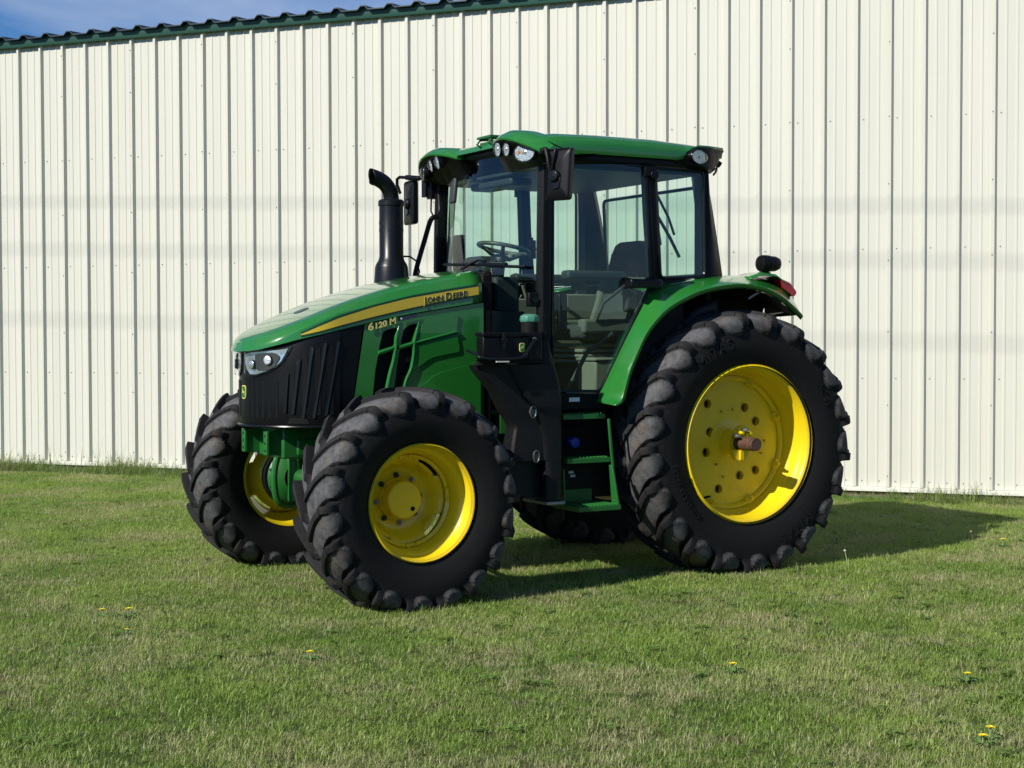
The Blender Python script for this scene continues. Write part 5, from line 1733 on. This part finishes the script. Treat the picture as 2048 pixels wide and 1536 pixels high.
def scatter(name, poly_mesh, sources, density, smin, smax, tilt, seed, noise_scale=None, noise_lo=0.4, noise_hi=0.6, h_noise=None):
    o = bpy.data.objects.new(name, poly_mesh)
    COL.objects.link(o)
    ng = bpy.data.node_groups.new(name+'_scatter', 'GeometryNodeTree')
    ng.interface.new_socket('Geometry', in_out='INPUT', socket_type='NodeSocketGeometry')
    ng.interface.new_socket('Geometry', in_out='OUTPUT', socket_type='NodeSocketGeometry')
    N = ng.nodes; L = ng.links
    gi = N.new('NodeGroupInput'); go = N.new('NodeGroupOutput')
    dp = N.new('GeometryNodeDistributePointsOnFaces')
    dp.inputs['Density'].default_value = density
    dp.inputs['Seed'].default_value = seed
    L.new(gi.outputs[0], dp.inputs['Mesh'])
    pos = N.new('GeometryNodeInputPosition')
    def noise(scale, det=3):
        t = N.new('ShaderNodeTexNoise')
        t.inputs['Scale'].default_value = scale
        t.inputs['Detail'].default_value = det
        L.new(pos.outputs[0], t.inputs['Vector'])
        return t.outputs['Fac'] if 'Fac' in t.outputs else t.outputs[0]
    if noise_scale:
        mr = N.new('ShaderNodeMapRange')
        mr.inputs['From Min'].default_value = noise_lo; mr.inputs['From Max'].default_value = noise_hi
        mr.inputs['To Min'].default_value = 0.0; mr.inputs['To Max'].default_value = density
        L.new(noise(noise_scale), mr.inputs['Value'])
        L.new(mr.outputs['Result'], dp.inputs['Density'])
    jg = N.new('GeometryNodeGeometryToInstance')
    for s_ in sources:
        oi = N.new('GeometryNodeObjectInfo')
        oi.inputs['Object'].default_value = s_
        oi.inputs['As Instance'].default_value = False
        L.new(oi.outputs['Geometry'], jg.inputs[0])
    ip = N.new('GeometryNodeInstanceOnPoints')
    ip.inputs['Pick Instance'].default_value = True
    L.new(dp.outputs['Points'], ip.inputs['Points'])
    L.new(jg.outputs[0], ip.inputs['Instance'])
    rv = N.new('FunctionNodeRandomValue'); rv.data_type = 'FLOAT_VECTOR'
    rv.inputs[0].default_value = (-tilt, -tilt, 0); rv.inputs[1].default_value = (tilt, tilt, 6.283)
    er = N.new('FunctionNodeEulerToRotation')
    L.new(rv.outputs[0], er.inputs[0]); L.new(er.outputs[0], ip.inputs['Rotation'])
    rs = N.new('FunctionNodeRandomValue'); rs.data_type = 'FLOAT'
    rs.inputs[2].default_value = smin; rs.inputs[3].default_value = smax
    sc_ = rs.outputs[1]
    if h_noise:
        m2 = N.new('ShaderNodeMapRange')
        m2.inputs['From Min'].default_value = 0.35; m2.inputs['From Max'].default_value = 0.65
        m2.inputs['To Min'].default_value = h_noise[1]; m2.inputs['To Max'].default_value = h_noise[2]
        L.new(noise(h_noise[0]), m2.inputs['Value'])
        mm = N.new('ShaderNodeMath'); mm.operation = 'MULTIPLY'
        L.new(sc_, mm.inputs[0]); L.new(m2.outputs['Result'], mm.inputs[1])
        sc_ = mm.outputs[0]
    L.new(sc_, ip.inputs['Scale'])
    L.new(ip.outputs[0], go.inputs[0])
    md = o.modifiers.new('scatter', 'NODES')
    md.node_group = ng
    o['kind'] = 'stuff'
    return o
def flat_poly(name, pts):
    me = bpy.data.meshes.new(name)
    me.from_pydata([(x, y, .001) for x, y in pts], [], [tuple(range(len(pts)))])
    return me
def gp(px, py):                                                        # ground point by bearing/distance from the standing point
    return px, py
cam2 = Vector((CAM_POS.x, CAM_POS.y))
def polar(ang, d):                                                     # angle to the right of the view axis (degrees), distance
    a = yaw-R(ang)
    return (cam2.x+d*math.cos(a), cam2.y+d*math.sin(a))
wallpt = lambda s, n: tuple((W0+WD*s+WN*n).xy)
near = [polar(-37, 5.4), polar(-24, 4.6), polar(-10, 4.3), polar(0, 4.2), polar(10, 4.3), polar(24, 4.6), polar(37, 5.4)]
LAWN = near+[wallpt(16.0, .10), wallpt(-5.5, .10)]
NEARL = near+[polar(22, 8.2), polar(10, 8.2), polar(0, 8.2), polar(-10, 8.2), polar(-22, 8.2)]
src = [blades(24, .042, .018, .042, .0022, .0042, .75, .6, GRASS) for _ in range(5)]
src += [blades(22, .046, .014, .032, .0022, .0040, 1.1, .4, GRASS, flat=.6) for _ in range(3)]
scatter('grass', flat_poly('grass', LAWN), src, 1100, .75, 1.25, .22, 3, h_noise=(2.2, .78, 1.18))
wsrc = [clover(9, .045, WEED) for _ in range(3)]
scatter('clover', flat_poly('clover', LAWN), wsrc, 30, .5, .85, .15, 11, noise_scale=1.7, noise_lo=.50, noise_hi=.72)
# straggly longer grass in tufts, mown unevenly
tsrc = [blades(12, .03, .05, .085, .003, .005, .45, .6, GRASS) for _ in range(3)]
scatter('grass_tufts', flat_poly('grass_tufts', LAWN), tsrc, 22, .8, 1.15, .2, 21, noise_scale=1.1, noise_lo=.45, noise_hi=.75)
# pale clippings lying in the lawn
csrc = [blades(9, .06, .030, .060, .0018, .0032, 1.35, .15, CLIP, flat=.25) for _ in range(3)]
scatter('clippings', flat_poly('clippings', LAWN), csrc, 90, .6, 1.1, .10, 31, noise_scale=2.4, noise_lo=.40, noise_hi=.70)
# uncut strip against the wall
WSTRIP = [wallpt(-5.5, .50), wallpt(4.0, .50), wallpt(4.0, .045), wallpt(-5.5, .045)]
WSTRIP2 = [wallpt(4.0, .42), wallpt(16.0, .42), wallpt(16.0, .045), wallpt(4.0, .045)]
gsrc = [blades(11, .04, .06, .20, .004, .007, .38, .45, TALL) for _ in range(4)]
scatter('uncut_grass', flat_poly('uncut_grass', WSTRIP), gsrc, 520, .6, 1.15, .15, 5, noise_scale=1.3, noise_lo=.22, noise_hi=.55, h_noise=(.9, .55, 1.35))
rsrc = [blades(11, .04, .045, .17, .004, .007, .42, .45, TALL) for _ in range(4)]
scatter('uncut_grass', flat_poly('uncut_grass', WSTRIP2), rsrc, 420, .6, 1.15, .15, 6, noise_scale=1.3, noise_lo=.36, noise_hi=.58, h_noise=(.9, .5, 1.4))
gsrc2 = [blades(8, .05, .22, .52, .004, .006, .3, .35, TALL) for _ in range(3)]
scatter('tall_weeds', flat_poly('tall_weeds', WSTRIP), gsrc2, 26, .6, 1.1, .12, 9, noise_scale=.8, noise_lo=.46, noise_hi=.66)

# dandelions and seed stalks, each at its own place in the lawn
PETAL = principled('dandelion_yellow', (0.86, 0.70, 0.02), 0.7)
STALK = principled('pale_stalk', (0.30, 0.33, 0.16), 0.7)
SEED = principled('pale_seed_head', (0.42, 0.42, 0.30), 0.9)
LEAF = principled('dandelion_leaf', (0.09, 0.19, 0.035), 0.6)
def flower(x, y, h, r_, kind):
    rt_ = empty('dandelion' if kind == 'bloom' else 'seed_stalk', (x, y, 0))
    b = MB()
    lx, ly = random.uniform(-.015, .015), random.uniform(-.015, .015)
    b.tube([(0, 0, -.005), (lx*.4, ly*.4, h*.5), (lx, ly, h)], .0028, n=6)
    b.build('stem', STALK, rt_)
    b = MB()
    c = Vector((lx, ly, h))
    if kind == 'bloom':
        for ring, (n_, rr, up_) in enumerate(((16, r_, .25), (12, r_*.72, .6), (8, r_*.4, 1.1))):
            for i in range(n_):
                a = 2*math.pi*i/n_+ring*.2+random.uniform(-.1, .1)
                d = Vector((math.cos(a), math.sin(a), up_)).normalized(); t = Vector((-math.sin(a), math.cos(a), 0))
                w_ = rr*.20
                b.add([c-t*w_*.5, c+t*w_*.5, c+d*rr*.8+t*w_, c+d*rr, c+d*rr*.8-t*w_], [(0, 1, 2, 3, 4)])
        b.build('flower_head', PETAL, rt_, smooth=False)
        b = MB()
        for i in range(7):
            a = 2*math.pi*i/7+random.uniform(-.3, .3); L_ = random.uniform(.035, .065)
            d = Vector((math.cos(a), math.sin(a), 0)); t = Vector((-d.y, d.x, 0))
            P = [Vector((0, 0, .008)), d*L_*.4+Vector((0, 0, .022)), d*L_*.75+Vector((0, 0, .026)), d*L_+Vector((0, 0, .018))]
            W_ = [.003, .007, .008, .002]
            b.loft([[p-t*w_, p+Vector((0, 0, -.003)), p+t*w_] for p, w_ in zip(P, W_)], False, False)
        b.build('leaf', LEAF, rt_)
    else:
        b.lathe([(.001, -r_*.9), (r_*.7, -r_*.6), (r_, 0), (r_*.7, r_*.7), (.001, r_)], n=10, axis='z', c=tuple(c))
        b.build('seed_head', SEED, rt_)
    return rt_
FL = [
 (3.98, .533, .050, .019, 'bloom', 'yellow dandelion in the lawn left of the front wheels, smaller of a pair'),
 (3.872, .596, .055, .022, 'bloom', 'wide open yellow dandelion left of the front tyres, larger of a pair'),
 (3.445, 2.104, .045, .020, 'bloom', 'yellow dandelion in the open lawn just below the near front tyre'),
 (1.924, 3.295, .050, .020, 'bloom', 'lone yellow dandelion in the lawn below the near rear tyre'),
 (1.175, 3.948, .048, .019, 'bloom', 'yellow dandelion in the grass near the right edge, standing alone'),
 (1.897, 4.716, .042, .020, 'bloom', 'flat yellow dandelion in the lower right corner, nearer of the two there'),
 (1.815, 4.675, .055, .019, 'bloom', 'taller yellow dandelion in the lower right corner, behind its flat neighbour'),
 (4.011, 1.056, .030, .013, 'bloom', 'small half open dandelion below the pair left of the front tyres'),
 (-2.251, .991, .060, .024, 'bloom', 'yellow dandelion clump beyond the rear wheel beside the tip of the shadow'),
 (-.693, 1.122, .105, .010, 'seed', 'tall pale seed stalk beside the rear tyre at the edge of the shadow'),
 (-2.313, .656, .075, .009, 'seed', 'pale seed stalk near the far tip of the tractor shadow'),
 (-.495, .693,   .060, .011, 'seed', 'short pale seed head right under the rear tyre'),
]
for x, y, h, r_, kind, lab in FL:
    tag(flower(x, y, h, r_, kind), lab, 'dandelion', 'dandelions in the lawn')
